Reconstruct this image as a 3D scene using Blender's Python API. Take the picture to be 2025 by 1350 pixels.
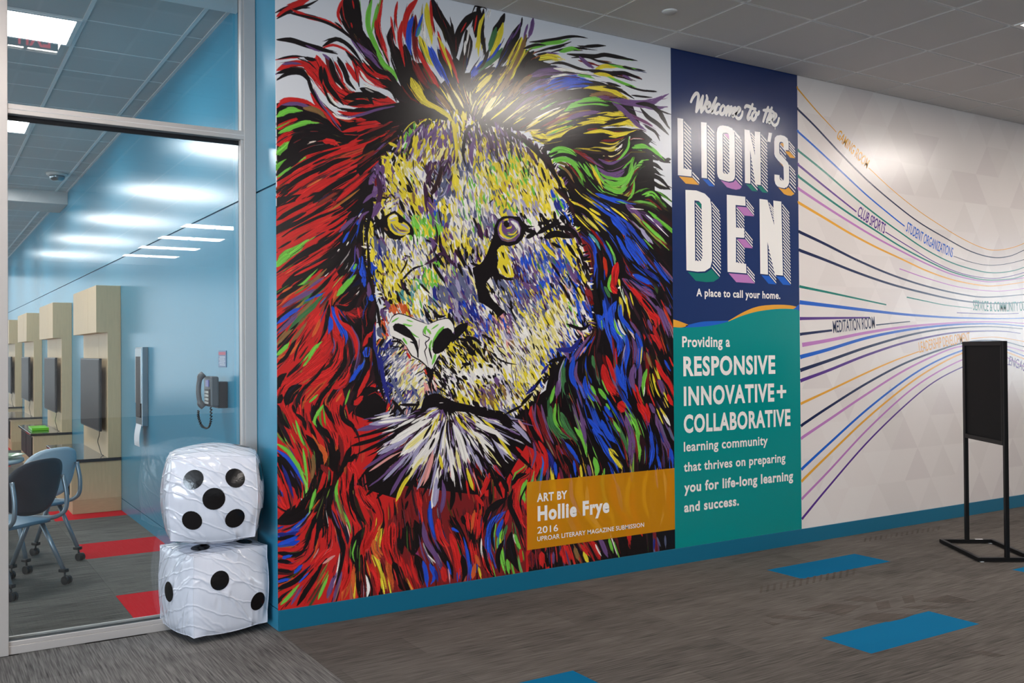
# Student lounge corridor: painted lion mural wall, welcome panel, glass partition and inflatable dice.
import bpy, bmesh, math, random
import numpy as np
from mathutils import Vector, Matrix
from mathutils.geometry import tessellate_polygon
S = bpy.context.scene
for o in list(bpy.data.objects): bpy.data.objects.remove(o)
COL = S.collection

# ---------------- camera ----------------
FPX, YAW, PITCH, ROLL, CAMH = 1864.28, 0.5603, 0.0097, -0.0073, 1.507
_f = np.array([math.sin(YAW)*math.cos(PITCH), math.cos(YAW)*math.cos(PITCH), math.sin(PITCH)])
_r = np.array([math.cos(YAW), -math.sin(YAW), 0.]); _u = np.cross(_r, _f)
_r, _u = _r*math.cos(ROLL)+_u*math.sin(ROLL), -_r*math.sin(ROLL)+_u*math.cos(ROLL)
cd = bpy.data.cameras.new('camera'); cam = bpy.data.objects.new('camera', cd); COL.objects.link(cam)
cd.sensor_width = 36; cd.lens = FPX/2025*36; cd.clip_start = .05; cd.clip_end = 200
cam.matrix_world = Matrix(((_r[0], _u[0], -_f[0], 0), (_r[1], _u[1], -_f[1], 0), (_r[2], _u[2], -_f[2], CAMH), (0, 0, 0, 1)))
S.camera = cam
# ---------------- exposure, world, large lights ----------------
S.view_settings.view_transform = 'Standard'; S.view_settings.look = 'None'
S.view_settings.exposure = 0.0; S.view_settings.gamma = 1; S.view_settings.use_curve_mapping = False
S.cycles.use_denoising = True; S.cycles.max_bounces = 8; S.cycles.diffuse_bounces = 4; S.cycles.glossy_bounces = 4
S.cycles.transparent_max_bounces = 16; S.cycles.sample_clamp_indirect = 4; S.cycles.caustics_reflective = False; S.cycles.caustics_refractive = False
w_ = bpy.data.worlds.new('daylight_sky'); S.world = w_; w_.use_nodes = True
w_.node_tree.nodes['Background'].inputs[0].default_value = (.72, .86, 1, 1); w_.node_tree.nodes['Background'].inputs[1].default_value = 4.0
PANEL = 28.0        # ceiling panel emission (main hall)
PANEL_ROOM = 26.0   # ceiling panel emission (glazed room)
def area(name, loc, rot, sx, sy, power, color):
    l = bpy.data.lights.new(name, 'AREA'); l.shape = 'RECTANGLE'; l.size = sx; l.size_y = sy; l.energy = power; l.color = color
    o = bpy.data.objects.new(name, l); COL.objects.link(o); o.location = loc; o.rotation_euler = rot; return o
# daylight coming in through the hall's glazing (left end, right end)
area('window_and_fill_light', (-6.8, -3.5, 1.7), (0, math.radians(-90), 0), 2.6, 7, 950, (.72, .86, 1))
area('window_and_fill_light', (19.8, -1.5, 2.0), (0, math.radians(90), 0), 2.4, 3.6, 170, (.78, .9, 1))

area('window_and_fill_light', (-6.8, 15, 1.8), (0, math.radians(-90), 0), 2.8, 15, 330, (.86, .94, 1))  # added fill that brightens the glazed room; no window stands here
area('window_and_fill_light', (-2.6, 25.9, 1.9), (math.radians(90), 0, math.radians(180)), 8, 3.0, 75, (.86, .94, 1))  # added glow at the unseen far end, for the blue wall to reflect

# ---------------- measures of the room ----------------
X0, D, H, T = 1.6363, 5.0056, 3.632, .6096       # corner of the mural wall, its plane, ceiling height, ceiling tile
YF, YG = 5.36, 5.42                               # glazed screen: front face, glass plane
TX0, TY0 = 3.6671, 4.7193                         # ceiling grid origin (hall)
def wall_pt(px, py):
    """point of the mural wall seen at a pixel of the 2025x1350 photograph -> (X, Z)"""
    d = _f+_r*(px-1012.5)/FPX-_u*(py-675)/FPX; t = D/d[1]; return d[0]*t, CAMH+d[2]*t

# ---------------- materials ----------------
def lin(c):
    return tuple((v/255/12.92 if v/255 <= .04045 else ((v/255+.055)/1.055)**2.4) for v in c)+(1,)
MATS = {}
def mat(name, rgb, rough=.5, metal=0., spec=.5, bump=None, noise=None, coat=0., alpha=1., emit=0., stretch=(1, 1, 1), aniso=None):
    """rgb in sRGB 0-255; bump=(scale,strength); noise=(scale,amount) varies brightness"""
    m = bpy.data.materials.new(name); m.use_nodes = True; nt = m.node_tree; b = nt.nodes['Principled BSDF']; L = nt.links
    b.inputs['Base Color'].default_value = lin(rgb); b.inputs['Roughness'].default_value = rough; b.inputs['Metallic'].default_value = metal
    b.inputs['Specular IOR Level'].default_value = spec; b.inputs['Coat Weight'].default_value = coat; b.inputs['Coat Roughness'].default_value = .08
    b.inputs['Alpha'].default_value = alpha
    if emit:
        b.inputs['Emission Color'].default_value = lin(rgb); b.inputs['Emission Strength'].default_value = emit
    if bump or noise:
        tc = nt.nodes.new('ShaderNodeTexCoord'); mp = nt.nodes.new('ShaderNodeMapping'); mp.inputs['Scale'].default_value = stretch
        L.new(tc.outputs['Object'], mp.inputs['Vector'])
    if noise:
        n = nt.nodes.new('ShaderNodeTexNoise'); n.inputs['Scale'].default_value = noise[0]; n.inputs['Detail'].default_value = 4
        L.new(mp.outputs[0], n.inputs['Vector'])
        hs = nt.nodes.new('ShaderNodeHueSaturation'); hs.inputs['Color'].default_value = lin(rgb)
        mr = nt.nodes.new('ShaderNodeMapRange'); mr.inputs[1].default_value = .3; mr.inputs[2].default_value = .7
        mr.inputs[3].default_value = 1-noise[1]; mr.inputs[4].default_value = 1+noise[1]
        L.new(n.outputs[0], mr.inputs[0]); L.new(mr.outputs[0], hs.inputs['Value']); L.new(hs.outputs[0], b.inputs['Base Color'])
    if bump:
        n2 = nt.nodes.new('ShaderNodeTexNoise'); n2.inputs['Scale'].default_value = bump[0]; n2.inputs['Detail'].default_value = 3
        L.new(mp.outputs[0], n2.inputs['Vector']); bp = nt.nodes.new('ShaderNodeBump'); bp.inputs['Strength'].default_value = bump[1]; bp.inputs['Distance'].default_value = .002
        L.new(n2.outputs[0], bp.inputs['Height']); L.new(bp.outputs[0], b.inputs['Normal'])
    MATS[name] = m; return m
VR, VS, VB = .205, .72, (300, .16)        # printed vinyl: roughness, specular, orange-peel
def vinyl(name, rgb): return mat(name, rgb, VR, spec=VS, bump=VB)
M_white_print = vinyl('print_offwhite', (226, 216, 210)); M_tri = [vinyl('print_triangle', c) for c in ((222, 212, 206), (219, 208, 203), (228, 219, 213))]
M_navy = vinyl('print_navy', (28, 48, 96)); M_teal = vinyl('print_teal', (0, 134, 130)); M_letter = vinyl('print_letter', (240, 234, 228))
M_or = vinyl('print_orange', (226, 160, 52)); M_bl = vinyl('print_blue', (32, 94, 190)); M_gn = vinyl('print_green', (22, 118, 104)); M_mv = vinyl('print_mauve', (186, 122, 182)); M_pu = vinyl('print_purple', (86, 48, 128)); M_nv = vinyl('print_dark', (28, 36, 74))
M_blue = mat('blue_wall', (62, 146, 178), .22, bump=(60, .06), spec=.5, stretch=(1, 1, .25))
M_bluedark = mat('blue_wall_joint', (12, 44, 66), .6)
M_base = mat('baseboard_blue', (0, 96, 124), .45, bump=(200, .03))
M_wallplain = mat('wall_paint', (206, 200, 196), .7, bump=(150, .05))
M_alu = mat('aluminium_frame', (196, 190, 186), .42, metal=.35, bump=(400, .02)); M_gasket = mat('black_gasket', (20, 20, 24), .5)
M_tile = mat('ceiling_tile', (205, 201, 198), .9, noise=(260, .05), bump=(420, .5)); M_grid = mat('ceiling_grid', (240, 238, 236), .5)
M_black = mat('black_metal', (9, 8, 9), .5, spec=.25, bump=(300, .02)); M_blackboard = mat('black_board', (12, 11, 12), .7, spec=.2)
M_wood = mat('maple_laminate', (214, 184, 142), .45, noise=(9, .05), stretch=(6, 6, .6)); M_wood2 = mat('maple_laminate_edge', (200, 168, 126), .5, noise=(14, .06), stretch=(1, 1, 8))
M_counter = mat('dark_counter', (48, 44, 46), .12, spec=.6); M_tvb = mat('tv_plastic', (34, 32, 34), .35); M_tvs = mat('tv_screen', (40, 34, 36), .42, spec=.12)
M_steel = mat('brushed_steel', (150, 160, 166), .28, metal=.9, bump=(300, .03), stretch=(1, 1, .05)); M_paper = mat('paper_white', (232, 232, 236), .6)
M_shell = mat('chair_shell', (84, 122, 146), .38, bump=(300, .03)); M_tube = mat('chair_tube', (138, 150, 160), .32, metal=.5); M_blackpl = mat('black_plastic', (22, 22, 24), .4)
M_sprk = mat('white_plastic', (214, 212, 208), .4)
def emis(name, rgb, s):
    m = bpy.data.materials.new(name); m.use_nodes = True; nt = m.node_tree; nt.nodes.clear()
    e = nt.nodes.new('ShaderNodeEmission'); o = nt.nodes.new('ShaderNodeOutputMaterial'); e.inputs[0].default_value = lin(rgb); e.inputs[1].default_value = s
    nt.links.new(e.outputs[0], o.inputs[0]); return m
M_panel = emis('lit_diffuser', (255, 246, 238), PANEL); M_panel2 = emis('lit_diffuser_room', (250, 252, 255), PANEL_ROOM)
M_red = emis('exit_red', (255, 30, 40), 3.0)
def glass_mat():
    m = bpy.data.materials.new('clear_glass'); m.use_nodes = True; nt = m.node_tree; nt.nodes.clear(); L = nt.links; N = nt.nodes.new
    t = N('ShaderNodeBsdfTransparent'); t.inputs[0].default_value = (.95, .978, .98, 1); g = N('ShaderNodeBsdfGlossy'); g.inputs['Roughness'].default_value = 0; g.inputs[0].default_value = (1, 1, 1, 1)
    lw = N('ShaderNodeLayerWeight'); lw.inputs[0].default_value = .5; p = N('ShaderNodeMath'); p.operation = 'POWER'; p.inputs[1].default_value = 5
    ml = N('ShaderNodeMath'); ml.operation = 'MULTIPLY_ADD'; ml.inputs[1].default_value = .96; ml.inputs[2].default_value = .05
    mx = N('ShaderNodeMixShader'); o = N('ShaderNodeOutputMaterial')
    L.new(lw.outputs['Facing'], p.inputs[0]); L.new(p.outputs[0], ml.inputs[0]); L.new(ml.outputs[0], mx.inputs[0]); L.new(t.outputs[0], mx.inputs[1]); L.new(g.outputs[0], mx.inputs[2]); L.new(mx.outputs[0], o.inputs[0]); return m
M_glass = glass_mat()
def carpet_mat(name, c1, c2, axis, plain=False):
    """woven loop carpet: fine lines across the plank, streaks along it; axis = plank direction"""
    m = bpy.data.materials.new(name); m.use_nodes = True; nt = m.node_tree; L = nt.links; N = nt.nodes.new; b = nt.nodes['Principled BSDF']
    b.inputs['Roughness'].default_value = .95; b.inputs['Specular IOR Level'].default_value = .1
    g = N('ShaderNodeNewGeometry'); mp = N('ShaderNodeMapping'); mp.inputs['Scale'].default_value = (1.6, 44, 1) if axis == 'x' else (44, 1.6, 1); L.new(g.outputs['Position'], mp.inputs[0])
    n = N('ShaderNodeTexNoise'); n.inputs['Scale'].default_value = 3; n.inputs['Detail'].default_value = 2; n.inputs['Roughness'].default_value = .5; L.new(mp.outputs[0], n.inputs['Vector'])
    n2 = N('ShaderNodeTexNoise'); n2.inputs['Scale'].default_value = 420; L.new(g.outputs['Position'], n2.inputs['Vector'])
    mp3 = N('ShaderNodeMapping'); mp3.inputs['Scale'].default_value = (1.5, 5, 1) if axis == 'x' else (5, 1.5, 1); L.new(g.outputs['Position'], mp3.inputs[0])
    n3 = N('ShaderNodeTexNoise'); n3.inputs['Scale'].default_value = 1.6; n3.inputs['Detail'].default_value = 3; L.new(mp3.outputs[0], n3.inputs['Vector'])
    oi = N('ShaderNodeObjectInfo')
    def math_(op, a, bb):
        q = N('ShaderNodeMath'); q.operation = op
        for i, v in enumerate((a, bb)):
            if isinstance(v, (int, float)): q.inputs[i].default_value = v
            else: L.new(v, q.inputs[i])
        return q.outputs[0]
    v = math_('ADD', math_('MULTIPLY', n.outputs[0], .0 if plain else 1.15), math_('MULTIPLY', n2.outputs[0], .35))
    v = math_('ADD', v, math_('MULTIPLY', n3.outputs[0], .1 if plain else .3)); v = math_('ADD', v, math_('MULTIPLY', oi.outputs['Random'], .14))
    mr = N('ShaderNodeMapRange'); lo = .2 if plain else .62; mr.inputs[1].default_value = lo; mr.inputs[2].default_value = lo+(.4 if plain else .62); L.new(v, mr.inputs[0])
    mx = N('ShaderNodeMix'); mx.data_type = 'RGBA'; mx.inputs[6].default_value = lin(c1); mx.inputs[7].default_value = lin(c2); L.new(mr.outputs[0], mx.inputs[0]); L.new(mx.outputs[2], b.inputs['Base Color'])
    bp = N('ShaderNodeBump'); bp.inputs['Strength'].default_value = .5; bp.inputs['Distance'].default_value = .003; L.new(v, bp.inputs['Height']); L.new(bp.outputs[0], b.inputs['Normal'])
    return m
M_cx = carpet_mat('carpet_grey', (56, 53, 51), (108, 102, 97), 'x'); M_cy = carpet_mat('carpet_grey_turned', (58, 57, 57), (128, 125, 123), 'y')
M_cblue = carpet_mat('carpet_blue', (0, 92, 132), (10, 112, 156), 'x', True); M_cred = carpet_mat('carpet_red', (196, 22, 34), (222, 34, 46), 'y', True)
M_cdark = carpet_mat('carpet_grey_dark', (54, 50, 47), (98, 90, 85), 'x')
M_croom = carpet_mat('carpet_room', (52, 50, 48), (128, 122, 115), 'x')
def vinyl_white():
    m = mat('inflatable_white', (220, 223, 234), .16, spec=.55, coat=.3); nt = m.node_tree; L = nt.links; N = nt.nodes.new; b = nt.nodes['Principled BSDF']
    tc = N('ShaderNodeTexCoord'); h = None
    for sc, st, seed in ((7, (1, .35, 2.2), 0), (16, (2.4, .6, 1), 3), (11, (.5, 2.5, 1.2), 7)):
        mp = N('ShaderNodeMapping'); mp.inputs['Scale'].default_value = st; mp.inputs['Rotation'].default_value = (seed*.4, .5+seed*.2, .6); mp.inputs['Location'].default_value = (seed, seed, 0); L.new(tc.outputs['Object'], mp.inputs[0])
        n = N('ShaderNodeTexNoise'); n.noise_type = 'RIDGED_MULTIFRACTAL'; n.inputs['Scale'].default_value = sc*.55; n.inputs['Detail'].default_value = 3; L.new(mp.outputs[0], n.inputs['Vector'])
        if h is None: h = n.outputs[0]
        else:
            a = N('ShaderNodeMath'); a.operation = 'ADD'; L.new(h, a.inputs[0]); L.new(n.outputs[0], a.inputs[1]); h = a.outputs[0]
    for k, (rot, sc, dis) in enumerate(((.5, 3.2, 1.6), (-.75, 4.4, 2.2), (1.35, 2.6, 1.8), (-.2, 3.8, 2.6))):
        mp = N('ShaderNodeMapping'); mp.inputs['Rotation'].default_value = (rot, rot*.6, rot*.8); mp.inputs['Location'].default_value = (k, 2*k, k); L.new(tc.outputs['Object'], mp.inputs[0])
        wv = N('ShaderNodeTexWave'); wv.wave_profile = 'SIN'; wv.bands_direction = 'DIAGONAL'; wv.inputs['Scale'].default_value = sc; wv.inputs['Distortion'].default_value = dis; wv.inputs['Detail'].default_value = 3; wv.inputs['Detail Scale'].default_value = 1.6; L.new(mp.outputs[0], wv.inputs['Vector'])
        pw = N('ShaderNodeMath'); pw.operation = 'POWER'; pw.inputs[1].default_value = 40; L.new(wv.outputs['Fac'], pw.inputs[0])
        ml_ = N('ShaderNodeMath'); ml_.operation = 'MULTIPLY_ADD'; ml_.inputs[1].default_value = .32; L.new(pw.outputs[0], ml_.inputs[0]); L.new(h, ml_.inputs[2]); h = ml_.outputs[0]
    bp = N('ShaderNodeBump'); bp.inputs['Strength'].default_value = .7; bp.inputs['Distance'].default_value = .011; L.new(h, bp.inputs['Height'])
    L.new(bp.outputs[0], b.inputs['Normal']); L.new(bp.outputs[0], b.inputs['Coat Normal']); return m
M_dice = vinyl_white(); M_pip = mat('inflatable_black', (14, 12, 14), .14, spec=.6, bump=(30, .5))

# ---------------- helpers ----------------
def obj(name, me, m=None, parent=None, **tags):
    o = bpy.data.objects.new(name, me); COL.objects.link(o)
    if m is not None and me is not None:
        for q in (m if isinstance(m, (list, tuple)) else [m]): me.materials.append(q)
    if parent is not None: o.parent = parent
    for k, v in tags.items(): o[k] = v
    return o
def thing(name, loc=(0, 0, 0), rz=0., **tags):
    o = obj(name, None, **tags); o.location = loc; o.rotation_euler = (0, 0, rz); return o
def me_from(v, f, name='m', smooth=False):
    me = bpy.data.meshes.new(name); me.from_pydata([tuple(map(float, q)) for q in v], [], [tuple(int(i) for i in q) for q in f]); me.update()
    if smooth: me.shade_smooth()
    return me
def bm_me(bm, smooth=False):
    me = bpy.data.meshes.new('m'); bmesh.ops.recalc_face_normals(bm, faces=bm.faces); bm.to_mesh(me); bm.free()
    if smooth: me.shade_smooth()
    return me
def add_box(bm, a, b, bev=0., mi=0):
    c = [(a[i]+b[i])/2 for i in range(3)]; s = [abs(b[i]-a[i]) for i in range(3)]
    r = bmesh.ops.create_cube(bm, size=1); vs = r['verts']
    bmesh.ops.scale(bm, vec=s, verts=vs); bmesh.ops.translate(bm, vec=c, verts=vs)
    fs = set(f for v in vs for f in v.link_faces)
    if bev:
        es = list(set(e for v in vs for e in v.link_edges)); q = bmesh.ops.bevel(bm, geom=es, offset=bev, segments=2, affect='EDGES', profile=.5); fs = set(q['faces']) | set(f for f in fs if f.is_valid)
    for f in fs: f.material_index = mi
def box(a, b, bev=0.):
    bm = bmesh.new(); add_box(bm, a, b, bev); return bm_me(bm)
def add_tube(bm, pts, r, seg=10, cap=True, mi=0):
    pts = [Vector(p) for p in pts]; rings = []; n = len(pts); rr = r if isinstance(r, (list, tuple)) else [r]*n
    up = None
    for i, p in enumerate(pts):
        t = (pts[min(i+1, n-1)]-pts[max(i-1, 0)]).normalized()
        if up is None: up = t.orthogonal().normalized()
        up = (up-t*up.dot(t)).normalized(); sd = t.cross(up)
        rings.append([bm.verts.new(p+(up*math.cos(2*math.pi*k/seg)+sd*math.sin(2*math.pi*k/seg))*rr[i]) for k in range(seg)])
    for a, b in zip(rings[:-1], rings[1:]):
        for k in range(seg):
            f = bm.faces.new((a[k], a[(k+1) % seg], b[(k+1) % seg], b[k])); f.material_index = mi; f.smooth = True
    if cap:
        bm.faces.new(rings[0][::-1]).material_index = mi; bm.faces.new(rings[-1]).material_index = mi
def tube(pts, r, seg=10):
    bm = bmesh.new(); add_tube(bm, pts, r, seg); return bm_me(bm)
def curve_pts(P, n=8):
    P = [Vector(p) for p in P]; Q = [2*P[0]-P[1]]+P+[2*P[-1]-P[-2]]; out = []
    for i in range(1, len(Q)-2):
        a, b, c, d = Q[i-1:i+3]
        for k in range(n):
            t = k/n; out.append(.5*((2*b)+(-a+c)*t+(2*a-5*b+4*c-d)*t*t+(-a+3*b-3*c+d)*t**3))
    out.append(P[-1]); return out
def lathe(prof, seg=32):
    bm = bmesh.new(); rings = []
    for r, z in prof: rings.append([bm.verts.new((r*math.cos(2*math.pi*k/seg), r*math.sin(2*math.pi*k/seg), z)) for k in range(seg)])
    for a, b in zip(rings[:-1], rings[1:]):
        for k in range(seg): bm.faces.new((a[k], a[(k+1) % seg], b[(k+1) % seg], b[k])).smooth = True
    bm.faces.new(rings[0]); bm.faces.new(rings[-1]); bmesh.ops.remove_doubles(bm, verts=bm.verts, dist=1e-5); return bm_me(bm)
def flat_wall(polys, y, th=.0004):
    """closed outlines in wall coordinates (x, z) as thin prints standing at depth y (outward = -y); returns mesh"""
    bm = bmesh.new()
    for P in polys:
        vs = [bm.verts.new((p[0], y-th, p[1])) for p in P]
        for tr in tessellate_polygon([[Vector((p[0], p[1], 0)) for p in P]]):
            try: bm.faces.new([vs[i] for i in tr])
            except ValueError: pass
    for f in bm.faces:
        f.normal_update()
        if f.normal.y > 0: f.normal_flip()
    me = bpy.data.meshes.new('m'); bm.to_mesh(me); bm.free(); return me
# traced print outlines (photo pixels) are turned into wall metres once
def wp(txt, ox, oy, sc): return [wall_pt(ox+float(q.split(',')[0])/sc, oy+float(q.split(',')[1])/sc) for q in txt.split()]
# lettering -------------------------------------------------------------
_tc = {}
def glyphs(text, bold, spacing=1.0):
    """2-D triangles of a text line, normalised to cap height 1 (built-in font)"""
    key = (text, bold, spacing)
    if key in _tc: return _tc[key]
    cu = bpy.data.curves.new('t', 'FONT'); cu.body = text; cu.size = 1; cu.offset = bold; cu.resolution_u = 4; cu.space_character = spacing
    o = bpy.data.objects.new('t', cu); COL.objects.link(o); dg = bpy.context.evaluated_depsgraph_get(); me = o.evaluated_get(dg).to_mesh()
    v = np.array([(q.co.x, q.co.y) for q in me.vertices]); f = [tuple(p.vertices) for p in me.polygons]
    o.evaluated_get(dg).to_mesh_clear(); bpy.data.objects.remove(o); bpy.data.curves.remove(cu)
    cap = .729
    v = v/cap; v[:, 0] -= v[:, 0].min(); _tc[key] = (v, f); return _tc[key]
def letter_mesh(text, bold, mapper, y, th=.0004, spacing=1.):
    v, f = glyphs(text, bold, spacing); w = v[:, 0].max(); P = [mapper(a/w, b) for a, b in v]
    me = me_from([(p[0], y-th, p[1]) for p in P], f)
    bm = bmesh.new(); bm.from_mesh(me)
    for q in bm.faces:
        q.normal_update()
        if q.normal.y > 0: q.normal_flip()
    bm.to_mesh(me); bm.free(); return me
def text_line(text, bold, bl, br, top, y, spacing=1.):
    """bl, br = wall points of baseline ends; top = height of capitals in metres"""
    z = (bl[1]+br[1])/2
    return letter_mesh(text, bold, lambda a, b: (bl[0]+(br[0]-bl[0])*a, z+b*top), y, spacing=spacing)
def text_path(text, bold, path, cap, y):
    P = np.array(path); d = np.hypot(*(P[1:]-P[:-1]).T); cum = np.concatenate([[0], np.cumsum(d)])
    def mp(a, b):
        s = a*cum[-1]; i = int(np.clip(np.searchsorted(cum, s)-1, 0, len(P)-2)); t = (s-cum[i])/d[i]; q = P[i]+(P[i+1]-P[i])*t; tg = (P[i+1]-P[i])/d[i]
        return q[0]-tg[1]*b*cap, q[1]+tg[0]*b*cap
    return letter_mesh(text, bold, mp, y)

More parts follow.
